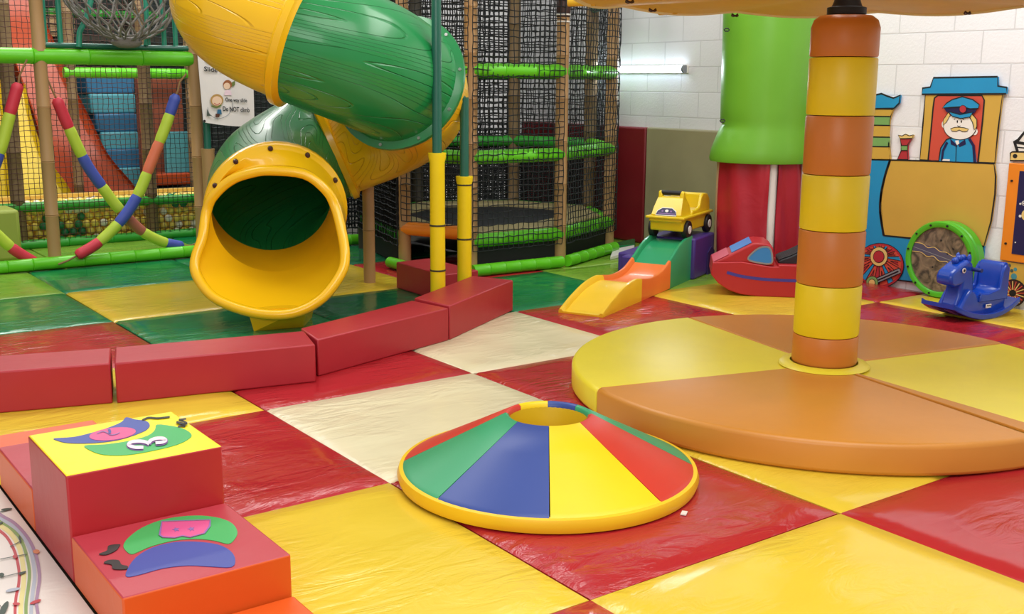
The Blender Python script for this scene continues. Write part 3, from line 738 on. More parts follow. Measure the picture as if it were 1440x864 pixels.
for k in range(8):
    a, b = Vector((*PT[k], 0)), Vector((*PT[(k+1) % 8], 0)); mid = (a+b)/2; nn = (mid-tc).normalized()
    off = nn*.072
    z0 = .40 if k == 0 else .2
    MB().net(a+off, b+off, z0, 2.7, .05, .0045 if k < 4 else .0065, .006, sag=.02).build('net_panel', NETB, tw, smooth=0)
    if k >= 4: MB().net(a+off*.8, b+off*.8, .33, .9, .024, .0075, .004).build('darkening_net', NETB, tw, smooth=0)  # fine extra net added to darken the lower view through the tower
    if k != 0:
        q0, q1 = a-nn*.005, b-nn*.005
        MB().extr([q0+Vector((0, 0, .01)), q1+Vector((0, 0, .01)), q1+Vector((0, 0, .24)), q0+Vector((0, 0, .24))], nn*.004).build('skirt', BLACKM, tw, smooth=0)
inn = [Vector((*p, 0))*.94+tc*.06 for p in PT]; inn2 = [Vector((*p, 0))*.68+tc*.32 for p in PT]
mb = MB(); up = Vector((0, 0, 1))
mb.loft([[v+up*.285 for v in inn], [v+up*.335 for v in inn], [v+up*.335 for v in inn2], [v+up*.30 for v in inn2]])
mb.build('trampoline_pad', BEIGE, tw, smooth=0, bevel=.01)
MB().poly([(v.x, v.y) for v in inn2], .29, .305).build('trampoline_bed', BED, tw, smooth=0)
for k in (1, 2):
    a, b = Vector((*PT[k], .05)), Vector((*PT[k+1], .05)); nn = ((a+b)/2-Vector((tc.x, tc.y, .05))).normalized()*.07
    MB().bamboo(a+nn, b+nn, .048, .16).build('ground_bumper', BAMG, tw)
a, b = Vector((4.50, 7.72, .05)), Vector((4.66, 7.36, .05))
MB().bamboo(Vector((4.47, 7.83, .05)), Vector((4.47, 7.60, .05)), .045, .16).build('ground_bumper', BAMG, tw)

# -------------------------------------------------------------- play frame
YF = 9.35
pf = thing('play_frame', (3.0, YF, 0), 'climbing frame with tan bamboo posts, green beam and net at the left', 'play frame')
fr_posts = [(2.225, YF), (3.46, YF), (.95, YF), (5.0, 9.2)]
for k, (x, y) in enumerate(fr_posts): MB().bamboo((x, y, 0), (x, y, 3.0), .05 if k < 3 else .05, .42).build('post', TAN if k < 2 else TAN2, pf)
MB().bamboo((.9, YF, 1.68), (3.44, YF, 1.68), .062, .42).build('padded_beam', BAMG, pf)
MB().cyl((2.27, YF-.0, 1.765), (3.42, YF, 1.765), .022, 12).build('hand_rail', TEAL, pf)
for px in (60, 82, 205, 228, 244):
    p = onY(px+2, 40, YF+.03); MB().cyl((p.x, YF+.03, 1.765), (p.x, YF+.03, 2.7), .02, 10).build('baluster', TEAL2, pf)
MB().tube([onY(x, y, YF-.04) for x, y in ((128, 0), (122, 25), (112, 45), (111, 66))], .022, 10).build('baluster', TEAL2, pf)['label'] = 'bent teal bar'
MB().tube([onY(x, y, YF-.02) for x, y in ((205, 64), (206, 52), (222, 46), (230, 30))], .018, 10).build('baluster', TEAL2, pf)['label'] = 'bent teal bar'
for xa, xb in ((.9, 2.225), (2.225, 3.46), (3.46, 5.0)):
    MB().bamboo((xa, YF-.06 if xb < 5 else YF-.06, .05), (xb, YF-.06 if xb < 5 else 9.16, .05), .05, .2).build('base_tube', BAMG, pf)
MB().net((3.48, YF+.02, 0), (4.98, 9.22, 0), .05, 2.6, .055, .0048, .006).build('net_panel', NETB, pf, smooth=0)
# teal pole in a tan sleeve beside the second post
MB().cyl((3.50, 9.22, .0), (3.50, 9.22, 2.6), .03, 14).build('steel_pole', TEAL, pf)
MB().tube([(3.50, 9.22, 0), (3.50, 9.22, .9), (3.50, 9.22, .93)], [.055, .055, .06], 14).build('pole_sleeve', TAN, pf)
# rear fence of the frame
YB = 10.6
rf = thing('net_fence', (3.2, YB, 0), 'brown net fence with green tubes in front of the ball pit', 'net fence')
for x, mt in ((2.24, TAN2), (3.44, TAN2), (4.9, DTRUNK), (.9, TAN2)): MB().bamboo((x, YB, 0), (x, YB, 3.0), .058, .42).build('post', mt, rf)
for xa, xb in ((.9, 2.24), (2.24, 3.44), (3.44, 4.9)):
    MB().bamboo((xa, YB-.02, .37), (xb, YB-.02, .37), .045, .35).build('tube', BAMD, rf)
    MB().bamboo((xa, YB-.04, .035), (xb, YB-.04, .035), .045, .35).build('tube', BAMD, rf)
    MB().net((xa, YB-.07, 0), (xb, YB-.07, 0), .02, 2.6, .047, .003, .005).build('net_panel', NETR if xb < 4 else NETB, rf, smooth=0)
tb = thing('tube_rail', (3.2, 11.9, 0), 'lime foam tube rail seen behind the net above the blue steps', 'rail')
zr = onY(160, 103, 11.9).z
MB().bamboo((3.05, 11.9, zr), (4.4, 11.9, zr), .055, .3).build('tube', BAMG, tb)
for x in (3.12, 4.35): MB().bamboo((x, 11.9, 0), (x, 11.9, 2.6), .05, .4).build('post', TAN2, tb)

# balls behind the fence
bmesh_src = {}
def ball(c, key):
    m, lab = {'y': (BALLY, 'yellow plastic ball in the ball pit'), 'w': (BALLW, 'white plastic ball in the ball pit'), 'g': (BALLG, 'green plastic ball in the ball pit'), 't': (BALLT, 'amber plastic ball in the ball pit')}[key]
    if key not in bmesh_src:
        o = MB().sphere((0, 0, 0), .038, 12).build('pit_ball', m, origin=(0, 0, 0)); bmesh_src[key] = o
    else:
        o = bmesh_src[key].copy(); COL.objects.link(o)
    o.location = c; tag(o, lab, 'ball', lab.split(' in ')[0]+'s behind the net')
nb = 0
def bkey(x, z):
    if (abs(x-2.72) < .12 and z < .24) or (abs(x-2.52) < .1 and .1 < z < .25) or (abs(x-3.72) < .08 and z > .2):
        return 'g' if random.random() < .6 else 'y'
    return random.choices('ywtg', (58, 20, 19, 3))[0]
for row in range(6):
    z = .039+row*.068
    for c in range(32):
        x = 2.31+c*.0775+(.038 if row % 2 else 0)
        if x > 4.75: continue
        if 3.95 < x < 4.5 : continue
        ball((x+random.uniform(-.004, .004), 10.70+(row % 2)*.03+random.uniform(-.006, .006), z), bkey(x, z))
for d in range(1, 4):
    for c in range(22):
        ball((2.32+c*.0775, 10.76+d*.078, .365), bkey(2.32+c*.0775, .3))
pit = MB()
pit.box((3.5, 11.15, .163), (2.7, .70, .326)); pit.box((3.5, 11.56, .19), (2.7, .1, .38))
tag(pit.build('ball_pit_base', BALLT, smooth=0), 'amber padded back edge of the ball pit behind the balls', 'ball pit')

# wave slides behind the net
def wave_strip(name, L_, m, lab, Ys):
    o = MB(); la = []; lb = []
    for (xa, xb, y), Y in zip(L_, Ys): la.append(onY(xa, y, Y)); lb.append(onY(xb, y, Y))
    la, lb = spline(la, 5), spline(lb, 5)
    n = Vector((0, .08, -.04))
    mid = [(a+b)/2+Vector((0, .05, -.02)) for a, b in zip(la, lb)]
    loops = [[a+Vector((0, -.05, .03)), a, a+(b-a)*.1+Vector((0, .04, -.03)), m_, b-(b-a)*.1+Vector((0, .04, -.03)), b, b+Vector((0, -.05, .03)), b+n, m_+n, a+n] for a, b, m_ in zip(la, lb, mid)]
    o.loft(loops); o.add(loops[0], [tuple(range(10))]).add(loops[-1], [tuple(range(10))[::-1]])
    q = o.build(name, m, smooth=40); tag(q, lab, 'slide')
wave_strip('wave_slide', [(4, 62, -40), (6, 60, 20), (14, 78, 70), (30, 100, 120), (48, 125, 170), (62, 150, 220), (80, 185, 262), (82, 196, 282)], WAVEO, 'orange wavy slide behind the brown net', [13.2, 13, 12.7, 12.5, 12.3, 12.1, 12.0, 11.95])
wave_strip('wave_slide', [(18, 34, 120), (20, 44, 170), (22, 62, 220), (24, 92, 262), (24, 104, 285)], WAVEY, 'yellow wavy slide lane behind the brown net', [12.35, 12.2, 12.0, 11.85, 11.8])
wave_strip('wave_slide', [(-30, 2, 110), (-30, 8, 200), (-30, 14, 285)], WAVEY, 'yellow slide lane at the far left edge behind the post', [12.2, 12.0, 11.85])
tag(MB().poly([(1.5, 9.9), (2.10, 9.9), (2.10, 10.3), (1.5, 10.3)], 0, .43).build('foam_block', OLIVE, bevel=.03, smooth=40), 'olive green foam block behind the left tan post at the left edge', 'foam block')
# stacked blue steps, brown panel
def ybox(px0, py0, px1, py1, Y, dep, m, name, lab, cat, z0=None):
    a, b = onY(px0, py0, Y), onY(px1, py1, Y); zl = min(a.z, b.z) if z0 is None else z0; zh = max(a.z, b.z)
    return tag(MB().box(((a.x+b.x)/2, Y+dep/2, (zl+zh)/2), (abs(a.x-b.x), dep, zh-zl)).build(name, m, smooth=0, bevel=.015), lab, cat)
so = thing('stacked_steps', (3.7, 12.6, 0), 'tall stack of blue and teal soft steps behind the net', 'soft steps')
for i, (y0, y1, xa, xb, m) in enumerate(((262, 236, 150, 200, STEPTE), (236, 210, 146, 196, STEPBL), (210, 186, 142, 196, STEPTE), (186, 160, 136, 196, STEPBL), (160, 132, 130, 196, STEPTE), (132, 104, 126, 196, STEPBL))):
    a, b = onY(xa, y1, 12.6), onY(xb, y0, 12.6)
    zl = 0 if i == 0 else b.z
    MB().box(((a.x+b.x)/2, 12.75+.05*i, (a.z+zl)/2), (b.x-a.x, .5, a.z-zl-.004)).build('step', m, so, bevel=.02)
ybox(200, 236, 256, 110, 12.2, .1, BROWNP, 'wall_panel', 'brown padded panel behind the net right of the blue steps', 'panel', 0)
ybox(213, 262, 268, 243, 11.9, .3, WAVEO, 'foam_beam', 'orange foam beam low behind the net right of the crossed rolls', 'foam beam', None)
ybox(213, 300, 268, 263, 11.95, .25, BLACKM, 'dark_box', 'black box under the orange foam beam', 'base', 0)  # plain black box filling the dark area below the beam
ybox(236, 250, 272, 185, 12.0, .1, STEPTE, 'wall_panel', 'teal panel behind the net beside the second tan post', 'panel', .5)

# crossed padded rolls hung between the posts
def roll(pxs, cols, lab, Y, r=.045, rope0=None, rope1=None):
    P = spline([onY(x, y, Y) for x, y in pxs], 10); n = len(P)
    o = thing('padded_roll', tuple(P[n//2]), lab, 'padded roll', 'crossed padded rolls on the play frame')
    cum = [0]
    for i in range(1, n): cum.append(cum[-1]+(P[i]-P[i-1]).length)
    ix = lambda f: min(range(n), key=lambda i: abs(cum[i]-f*cum[-1]))
    for f0, f1, m, l in cols:
        a, b = ix(f0), ix(f1)
        pp = P[a:b+1]; rr = [r]*len(pp)
        rr[0] = r*.9; rr[-1] = r*.9
        if f0 == 0: rr[0] = r*.55
        if f1 == 1: rr[-1] = r*.7
        MB().tube(pp, rr, 14).build('sleeve', m, o)['label'] = l
    for e, q in ((P[0], rope0), (P[-1], rope1)):
        if q: MB().tube([e]+[onY(x, y, Y) for x, y in q], .008, 6).build('rope', ROPEB, o)
roll([(79, 138), (97, 180), (120, 228), (143, 262), (166, 292), (198, 324), (228, 340), (257, 347)],
     [(0, .155, ROLR, 'red sleeve'), (.155, .30, ROLL_L, 'lime sleeve'), (.30, .475, ROLB, 'blue sleeve'), (.475, .61, ROLL_L, 'lime sleeve'), (.61, .77, ROLBR, 'brown sleeve'), (.77, .91, ROLL_L, 'lime sleeve'), (.91, 1, ROLB, 'blue sleeve')],
     'rear padded roll of the cross, red at its upper left end', 9.34, rope0=[(74, 128), (62, 100), (55, 92)], rope1=[(270, 345), (282, 340)])
roll([(248, 133), (232, 180), (212, 230), (195, 272), (172, 308), (140, 340), (108, 360)],
     [(0, .11, ROLB, 'blue sleeve'), (.11, .27, ROLL_L, 'lime sleeve'), (.27, .43, ROLS, 'salmon sleeve'), (.43, .56, ROLL_L, 'lime sleeve'), (.56, .73, ROLB, 'blue sleeve'), (.73, .87, ROLL_L, 'lime sleeve'), (.87, 1, ROLR, 'red sleeve')],
     'front padded roll of the cross, blue at its upper right end', 9.22, rope0=[(250, 128), (253, 115), (262, 104)], rope1=[(95, 367), (82, 372)])
roll([(26, 117), (14, 160), (2, 205), (-18, 260), (-40, 310)],
     [(0, .22, ROLR, 'red sleeve'), (.22, .5, ROLL_L, 'lime sleeve'), (.5, .8, ROLB, 'blue sleeve'), (.8, 1, ROLS, 'salmon sleeve')],
     'padded roll at the left edge with red upper end', 9.22, rope0=[(27, 108), (34, 92), (38, 84)])
roll([(-40, 300), (-10, 325), (18, 350), (50, 370)],
     [(0, .3, ROLS, 'salmon sleeve'), (.3, .62, ROLL_L, 'lime sleeve'), (.62, 1, ROLR, 'red sleeve')],
     'padded roll low at the left edge with red lower end', 9.34, rope1=[(62, 372), (74, 373)])

# cargo net bag above the beam
bag = thing('cargo_net', (2.87, 9.25, 1.76), 'grey rope cargo net sagging above the green beam', 'cargo net')
bc = Vector((2.86, 9.2, 2.32)); rx, ry, rz = .50, .30, .50
def bp(u, v): return bc+Vector((rx*math.cos(u)*math.cos(v), ry*math.sin(u)*math.cos(v), -rz*math.sin(v)))+Vector((random.uniform(-.02, .02), random.uniform(-.02, .02), random.uniform(-.02, .02)))
G_ = {(i, j): bp(2*PI*(i+.5*(j % 2))/22, rad(-12+j*13)) for i in range(22) for j in range(8)}
mb = MB()
for j in range(7):
    for i in range(22):
        nx = (i+1) % 22
        if j % 2 == 0: mb.tube([G_[i, j], G_[i, j+1]], .008, 5); mb.tube([G_[nx, j], G_[i, j+1]], .008, 5)
        else: mb.tube([G_[i, j], G_[nx, j+1]], .008, 5); mb.tube([G_[i, j], G_[i, j+1]], .008, 5)
mb.build('net', ROPE, bag)
MB().tube([bc+Vector((rx*1.0*math.cos(a), ry*math.sin(a), .0-.18*abs(math.sin(a))*(1 if math.sin(a) < 0 else -.2))) for a in [2*PI*i/40 for i in range(40)]], .018, 8, closed=True).build('edge_rope', ROPE, bag)
MB().sphere((2.86, 9.2, 1.80), .1, 12, (1.3, .6, .5)).build('gathered_bottom', ROPE, bag)

# safety sign
sg = thing('safety_sign', (3.74, 9.16, 1.1), 'white slide safety banner tied beside the green pole', 'sign')
SY = 9.14
sc_ = [onY(277, 68, SY), onY(357, 116, SY), onY(358, 178, SY), onY(286, 172, SY)]
sc_[1].z = sc_[0].z-.01
gr = []
for j in range(9):
    row = []
    for i in range(9):
        u, v = i/8, j/8; q = (sc_[0]*(1-u)+sc_[1]*u)*(1-v)+(sc_[3]*(1-u)+sc_[2]*u)*v
        q = q+Vector((0, .006*math.sin(3*PI*u), -.012*math.sin(PI*u)*(1 if v > .5 else 0)*(v-.5)*2)); row.append(q)
    gr.append(row)
bmb = MB(); bmb.loft([r for r in gr], closed=False); bmb.loft([[q+Vector((0, .004, 0)) for q in r] for r in gr][::-1], closed=False)
def spt(px, py): return onY(px, py, SY-.012)
def text(body, pa, pb, h, nm, m=BLACK):
    cu = bpy.data.curves.new('t', 'FONT'); cu.body = body; cu.size = 1; cu.offset = .022; cu.extrude = 0; cu.resolution_u = 3
    to = bpy.data.objects.new('t', cu); COL.objects.link(to); bpy.context.view_layer.update()
    me = bpy.data.meshes.new_from_object(to.evaluated_get(bpy.context.evaluated_depsgraph_get()))
    bpy.data.objects.remove(to); xs = [v.co.x for v in me.vertices]; w = max(xs)-min(xs); x0 = min(xs)
    d = (pb-pa); ex = d.normalized(); sx = d.length/w
    bmb.add([pa+ex*((v.co.x-x0)*sx)+Vector((0, 0, 1))*(v.co.y*h)+Vector((0, -.0015, 0)) for v in me.vertices], [tuple(p.vertices) for p in me.polygons], 1)
    bpy.data.meshes.remove(me)
text('Slide Safety', spt(287, 100), spt(333, 103.5), .055, 'lettering')
text('One way slide', spt(317, 142.5), spt(347.5, 144), .045, 'lettering')
text('Do NOT climb', spt(313.5, 156), spt(351, 158), .055, 'lettering')
banner = bmb.build('banner', [SIGNW, BLACK], sg, smooth=60)
A = Art(spt, (0, -1, 0))
A.ell(320, 119, 6.2, 6.4, mat('cartoon_hair_brown', '9a5a30', .6), 1); A.ell(319, 121, 4.6, 4.6, mat('cartoon_skin', 'f0cdb0', .6), 2); A.fill([(326, 116), (331, 113), (330, 120), (326, 122)], mat('cartoon_olive', '6a7a3a', .6), 1)
A.fill([(317, 127), (324, 127), (326, 134), (315, 134)], PALEP, 1)
A.build('girl_picture', banner)
A = Art(spt, (0, -1, 0))
A.ell(305, 141, 9, 8.6, mat('cartoon_hair_sand', 'b89050', .6), 1); A.ell(305, 142, 7, 6.6, mat('cartoon_skin', 'f0cdb0', .6), 2)
A.line([(301, 145), (305, 147.5), (309, 145)], .005, DRED, 3, 3); A.line([(297, 149), (304, 151), (311, 148)], .012, mat('cartoon_olive', '6a7a3a', .6), 2, 3)
A.fill([(306, 154), (311, 154), (312, 161), (305, 161)], STEPBL, 1); A.fill([(303, 160), (309, 160), (308, 165), (303, 165)], mat('cartoon_dark_brown', '5a3424', .6), 2)
A.fill([(291, 153), (294, 160), (298, 163), (291, 163)], PRD, 1); A.line([(292, 151), (295, 161), (306, 167), (320, 162), (327, 150), (326, 140)], .004, LGREY, 1, 4)
A.build('boy_picture', banner)
A = Art(spt, (0, -1, 0)); A.line([(289, 82), (293, 87), (300, 85)], .012, PRD, 1, 4); A.build('logo_arc', banner)
for q in ((280, 72), (287.5, 170.5), (355, 176)): A = Art(spt, (0, -1, 0)); A.ell(q[0], q[1], 1.8, 2, BLACK, 1, 10); A.build('eyelet', banner)

# dark play structure far behind
for k, (x, y, lab) in enumerate(((5.6, 11.6, 'dark post behind the netted tower'),)):
    tag(MB().bamboo((x, y, 0), (x, y, 3.4), .07, .5).build('far_post', DTRUNK), lab, 'post')
dk = thing('far_deck', (3, 14, 0), 'dim raised deck with bamboo rails far behind the cargo net', 'play deck')
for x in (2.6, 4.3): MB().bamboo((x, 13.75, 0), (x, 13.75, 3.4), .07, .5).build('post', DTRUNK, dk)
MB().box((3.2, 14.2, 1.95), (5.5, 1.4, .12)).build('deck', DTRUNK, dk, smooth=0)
MB().bamboo((.6, 13.5, 2.25), (5.6, 13.5, 2.25), .06, .4).build('rail', BAMD, dk)
MB().box((2.95, 13.45, 2.10), (1.3, .04, .24)).build('bamboo_panel', mat('bamboo_panel_tan', 'b9986a', .6, 'vinyl', bump=.4, scale=30), dk, smooth=0)
MB().net((.6, 13.4, 0), (6.2, 13.4, 0), .05, 3.2, .09, .008, .01).build('net_panel', NETG, dk, smooth=0)
tag(MB().net((4.95, 9.9, 0), (7.2, 9.9, 0), .05, 2.9, .06, .008, .008).net((4.95, 9.93, 0), (7.2, 9.93, 0), .05, 1.0, .04, .008, .008).build('rear_net', NETB, smooth=0), 'black net hanging behind the trampoline tower', 'net')  # second lower layer added to darken what shows through the tower

# ---------------------------------------------------------- right-hand wall
def wallpad(y0, y1, z1, m, lab): tag(MB().box((WX-.035, (y0+y1)/2, z1/2+.0), (.07, y1-y0, z1)).build('wall_pad', m, smooth=40, bevel=.018, seg=3), lab, 'wall pad', None)
wallpad(7.745, 9.7, 1.10, WPADR, 'dark red wall pad beside the netted tower')
wallpad(6.30, 7.735, 1.105, WPADB, 'beige wall pad between the red pad and the lime column')
lt = thing('tube_light', (WX-.03, 7.9, 1.63), 'glowing tube light on the blockwork wall', 'wall light')
MB().box((WX-.015, 7.95, 1.635), (.03, 1.36, .075)).build('housing', WHITE, lt, bevel=.01)
MB().tube([(WX-.045, 7.30, 1.635), (WX-.045, 8.6, 1.635)], .032, 14).build('lamp_cover', TUBEL, lt)
for y in (7.285, 8.615): MB().cyl((WX-.045, y-.012, 1.635), (WX-.045, y+.012, 1.635), .036, 14).build('end_cap', mat('grey_end_cap', '8a8f96', .4), lt)

# lime and red padded column
LX, LY = 6.84, 5.98
lc = thing('padded_column', (LX, LY, 0), 'tall column wrapped in a lime pad above red pads against the wall', 'padded column')
va = math.atan2(-LY, -LX)
prof = [(.33, .90), (.385, .905), (.392, .93), (.385, 1.0), (.372, 1.08), (.362, 1.15), (.358, 1.19), (.36, 1.23), (.36, 1.35), (.365, 1.7), (.37, 2.0), (.372, 2.07), (.36, 2.085), (.33, 2.085)]
pad_ = MB().lathe(prof, (LX, LY, 0), 60, va-rad(150), va+rad(150))
for q in pad_.v:
    a = math.atan2(q.y-LY, q.x-LX); w = max(0, math.cos(a-(va-rad(82))))**2; r = math.hypot(q.x-LX, q.y-LY)
    k = 1+w*(.11*max(0, min(1, (1.17-q.z)/.2))-.05*math.exp(-((q.z-1.19)/.03)**2))/max(r, .1)*.36
    if q.z > 2.0: q.z += .035*math.cos(a-va)
    q.x = LX+(q.x-LX)*k; q.y = LY+(q.y-LY)*k
pad_.build('upper_pad', LIME, lc, smooth=50)
for a0, a1, l in ((-118, 8, 'left'), (19, 118, 'right')):
    n = 40; mb = MB(); lp = []
    for j in range(13):
        z = .0+.96*j/12; row = []
        for i in range(n+1):
            f = i/n; a = va+rad(a0*(1-f)*-1+a1*f*-1) if False else va-rad(a0+(a1-a0)*f)*-1
            r = .335+.012*math.sin(6*PI*f+z*3)+.01*math.sin(PI*z)+(.015*math.sin(z*9) if (f < .04 or f > .96) else 0)
            row.append(Vector((LX+r*math.cos(a), LY+r*math.sin(a), z)))
        lp.append(row)
    mb.loft(lp, closed=False); mb.loft([[v*.97+Vector((LX, LY, v.z))*.03 for v in r] for r in lp][::-1], closed=False)
    mb.build('lower_pad', REDPAD, lc, smooth=60)
pa = va+rad(13.5); px_, py_ = LX+.30*math.cos(pa), LY+.30*math.sin(pa)
MB().cyl((px_, py_, 0), (px_, py_, 1.0), .042, 16).build('down_pipe', WHITE, lc)
MB().cyl((LX, LY, 0), (LX, LY, 2.9), .26, 32).build('core', WHITE, lc)
pa = va+rad(62); px_, py_ = LX+.36*math.cos(pa), LY+.36*math.sin(pa)
MB().cyl((px_, py_, 0), (px_, py_, .95), .03, 12).build('down_pipe', WHITE, lc)
pa = va-rad(84); px_, py_ = LX+.345*math.cos(pa), LY+.345*math.sin(pa)
MB().tube([(px_, py_, 0), (px_, py_, .9)], .022, 8).build('edge_lath', mat('tan_lath', 'b49a74', .6), lc)
for k, (px, py) in enumerate(((1022, 42), (1147, 52), (1016, 170), (1135, 215))):
    p = atD(px, py, 8.62); MB().tube([p+RT*.02*math.cos(t)+Vector((0, 0, .012*math.sin(t))) for t in [i*PI/3 for i in range(6)]], .005, 6, closed=True).build('tie', BLACK, lc)

# painted train cut-outs on the wall
tr = thing('train_wall_panel', (WX, 4.7, 0), 'painted wooden train with driver mounted on the white wall', 'wall decoration')
def wp(px, py): return onX(px, py, WX-.004)
def board(name, pts, m, smooth=0, lw=.012, lab=None, thick=.018, lev=0, extra=None):
    A = Art(wp, (-1, 0, 0)); A.fill(pts, m, 12+lev, smooth, thick=thick)
    A.line(pts, lw, BLACK, 13+lev, smooth, closed=True)
    if extra: extra(A)
    o = A.build(name, tr)
    if lab: o['label'] = lab
    return o
L12 = 12
board('train_base', [(1190, 224), (1254, 225), (1246.7, 248), (1241, 285), (1245, 331), (1386, 346), (1384, 365), (1374, 392), (1300, 398), (1190, 385)], TRB, lab='blue base')
def boil(A): A.line([(1254, 225), (1246.7, 248), (1241.5, 272), (1240, 298), (1245, 331)], .02, BLACK, 14, 4)
board('boiler', [(1254, 225), (1330, 227), (1400, 230), (1402.5, 248), (1401.5, 273), (1396, 311), (1385.7, 346.6), (1315, 338), (1245, 331), (1240, 298), (1241.5, 272), (1246.7, 248)], TRT, lev=1, extra=boil, lab='yellow boiler')
def cabx(A):
    W_ = [(1307.5, 225.4), (1311, 190), (1314.5, 152), (1316.4, 138), (1321.6, 134), (1383, 134), (1386.5, 141), (1384, 170), (1377.5, 228.5)]
    A.fill(W_, TRR, 13); A.line(W_, .012, BLACK, 14)
board('cab', [(1303.5, 132.7), (1412, 132), (1406, 180), (1401, 229.5), (1295.6, 225), (1300, 175)], TRT, extra=cabx, lab='yellow cab with red window')
board('cab_roof', [(1315.4, 109.4), (1405.4, 107.9), (1406, 121), (1418.5, 123), (1417.5, 132), (1299, 132.7), (1300, 124), (1311, 122.5)], TRB, lev=3, lab='blue roof')
# driver
A = Art(wp, (-1, 0, 0), .0015)
A.fill([(1323, 226.5), (1325.8, 208), (1334, 196), (1342, 193.5), (1366, 195), (1373, 205), (1376, 228), (1340, 227)], TRB, 16)
A.line([(1323, 226.5), (1325.8, 208), (1334, 196), (1342, 193.5)], .008, BLACK, 18); A.line([(1366, 195), (1372, 205), (1373.7, 228)], .02, NAVY, 18)
A.line([(1327.5, 226), (1329, 212), (1335, 200)], .018, NAVY, 18)
A.line([(1347.7, 203), (1347, 227)], .005, BLACK, 18); A.fill([(1339, 195), (1348, 203), (1349, 207), (1340, 203)], NAVY, 17); A.fill([(1360, 196), (1350, 203), (1352, 207), (1361, 203)], NAVY, 17)
A.fill([(1346, 198), (1351, 197), (1352, 202), (1348.5, 204)], SKIN, 18); A.fill([(1328, 223.5), (1338.5, 224), (1338.5, 226.5), (1328, 226)], SKIN, 18)
A.build('driver_jacket', tr)
A = Art(wp, (-1, 0, 0), .0015)
A.ell(1331, 175, 4, 5.5, SKIN, 16); A.ell(1373.5, 185, 4, 5, SKIN, 16)
A.ell(1353, 178, 23.6, 19, BLACK, 17); A.ell(1353, 178, 22.6, 18, SKIN, 18)
A.fill([(1337, 158), (1330, 168), (1329.5, 176), (1334, 172), (1339, 163)], BLOND, 19); A.line([(1337, 158), (1330, 168), (1329.5, 176), (1334, 172), (1339, 163)], .004, BLACK, 20)
A.fill([(1370, 160), (1377, 168), (1377, 178), (1373.5, 183), (1371, 172), (1367, 165)], BLOND, 19); A.line([(1370, 160), (1377, 168), (1377, 178), (1373.5, 183), (1371, 172), (1367, 165)], .006, BLACK, 20, closed=True)
A.ell(1349.4, 171, .9, 2, BLACK, 19, 10); A.ell(1355, 171, .9, 2, BLACK, 19, 10)
A.line([(1344.5, 168.5), (1346.5, 166.8)], .004, BLACK, 19); A.line([(1356.5, 166.8), (1358.5, 168.5)], .004, BLACK, 19); A.line([(1349.5, 176.5), (1351.5, 178), (1354, 176.8)], .004, BLACK, 19, 3)
mo_ = [(1352, 178.8), (1346, 179), (1340, 181), (1342, 184.3), (1348, 184.8), (1352.3, 182.8), (1357, 185), (1363, 184.8), (1365.5, 181.5), (1359, 179.5)]
A.fill(mo_, BLOND, 19); A.line(mo_, .0045, BLACK, 20, closed=True)
A.build('driver_head', tr)
A = Art(wp, (-1, 0, 0), .0015)
cr = [(1329, 152), (1335, 145), (1343, 140), (1357, 136), (1371.7, 140), (1381, 147), (1379.5, 152.5), (1368, 153), (1357, 150), (1340, 151)]
vi = [(1338, 157), (1354, 161), (1372, 157.5), (1368, 164.5), (1355, 166.7), (1343, 163.5)]
A.fill([(1331, 152), (1345, 150.5), (1357, 150), (1378, 152), (1374, 159), (1355, 161), (1335, 158)], NAVY, 21)
A.fill(cr, TRB, 22); A.line(cr, .007, BLACK, 23, closed=True); A.fill(vi, TRB, 22); A.line(vi, .006, BLACK, 23, closed=True)
A.ell(1358, 153.5, 5.2, 5.6, BLACK, 23); A.ell(1358, 153.5, 4.4, 4.9, DRED, 24)
A.build('driver_cap', tr)
# striped chimney
def chx(A):
    ys = (153.5, 164, 176.5, 193, 206.5, 224)
    for i in range(5):
        A.fill([(1198, ys[i]-1), (1256-(2 if i else 0), ys[i]), (1253, ys[i+1]), (1198, ys[i+1]-1)], (TRT, TRG)[i % 2], 13); A.line([(1198, ys[i]-1), (1257-(3 if i else 0), ys[i])], .009, BLACK, 14)
board('chimney', [(1198, 152.5), (1258, 153.5), (1253, 169), (1251.5, 188), (1252, 206.6), (1254, 224), (1198, 223)], TRT, extra=chx, lab='striped chimney')
board('chimney_top', [(1196, 136), (1220, 137), (1232, 134), (1242, 131.7), (1250, 135), (1259, 138), (1268.5, 134), (1267, 145), (1259.5, 152.5), (1231, 153), (1196, 152)], TRB, lev=2, lab='blue wavy chimney top')
def whx(A): A.fill([(1269.5, 204.6), (1278, 204.6), (1278, 211.5), (1270, 211.5)], TRG, 14); A.line([(1269.5, 204.6), (1278, 204.6)], .006, BLACK, 15); A.line([(1270, 211.5), (1278, 211.5)], .006, BLACK, 15)
board('whistle', [(1268, 195), (1283, 195), (1278.5, 204), (1278, 212), (1279, 224.4), (1264, 224), (1269.5, 212), (1269.5, 204)], DRED, extra=whx, lw=.008, lab='small red and green whistle')
board('whistle_top', [(1265.4, 190), (1271, 191.2), (1276, 188.6), (1281, 191), (1287, 189.6), (1285, 194.5), (1268.5, 195)], BLOND, lev=2, lw=.006, lab='cream whistle top')
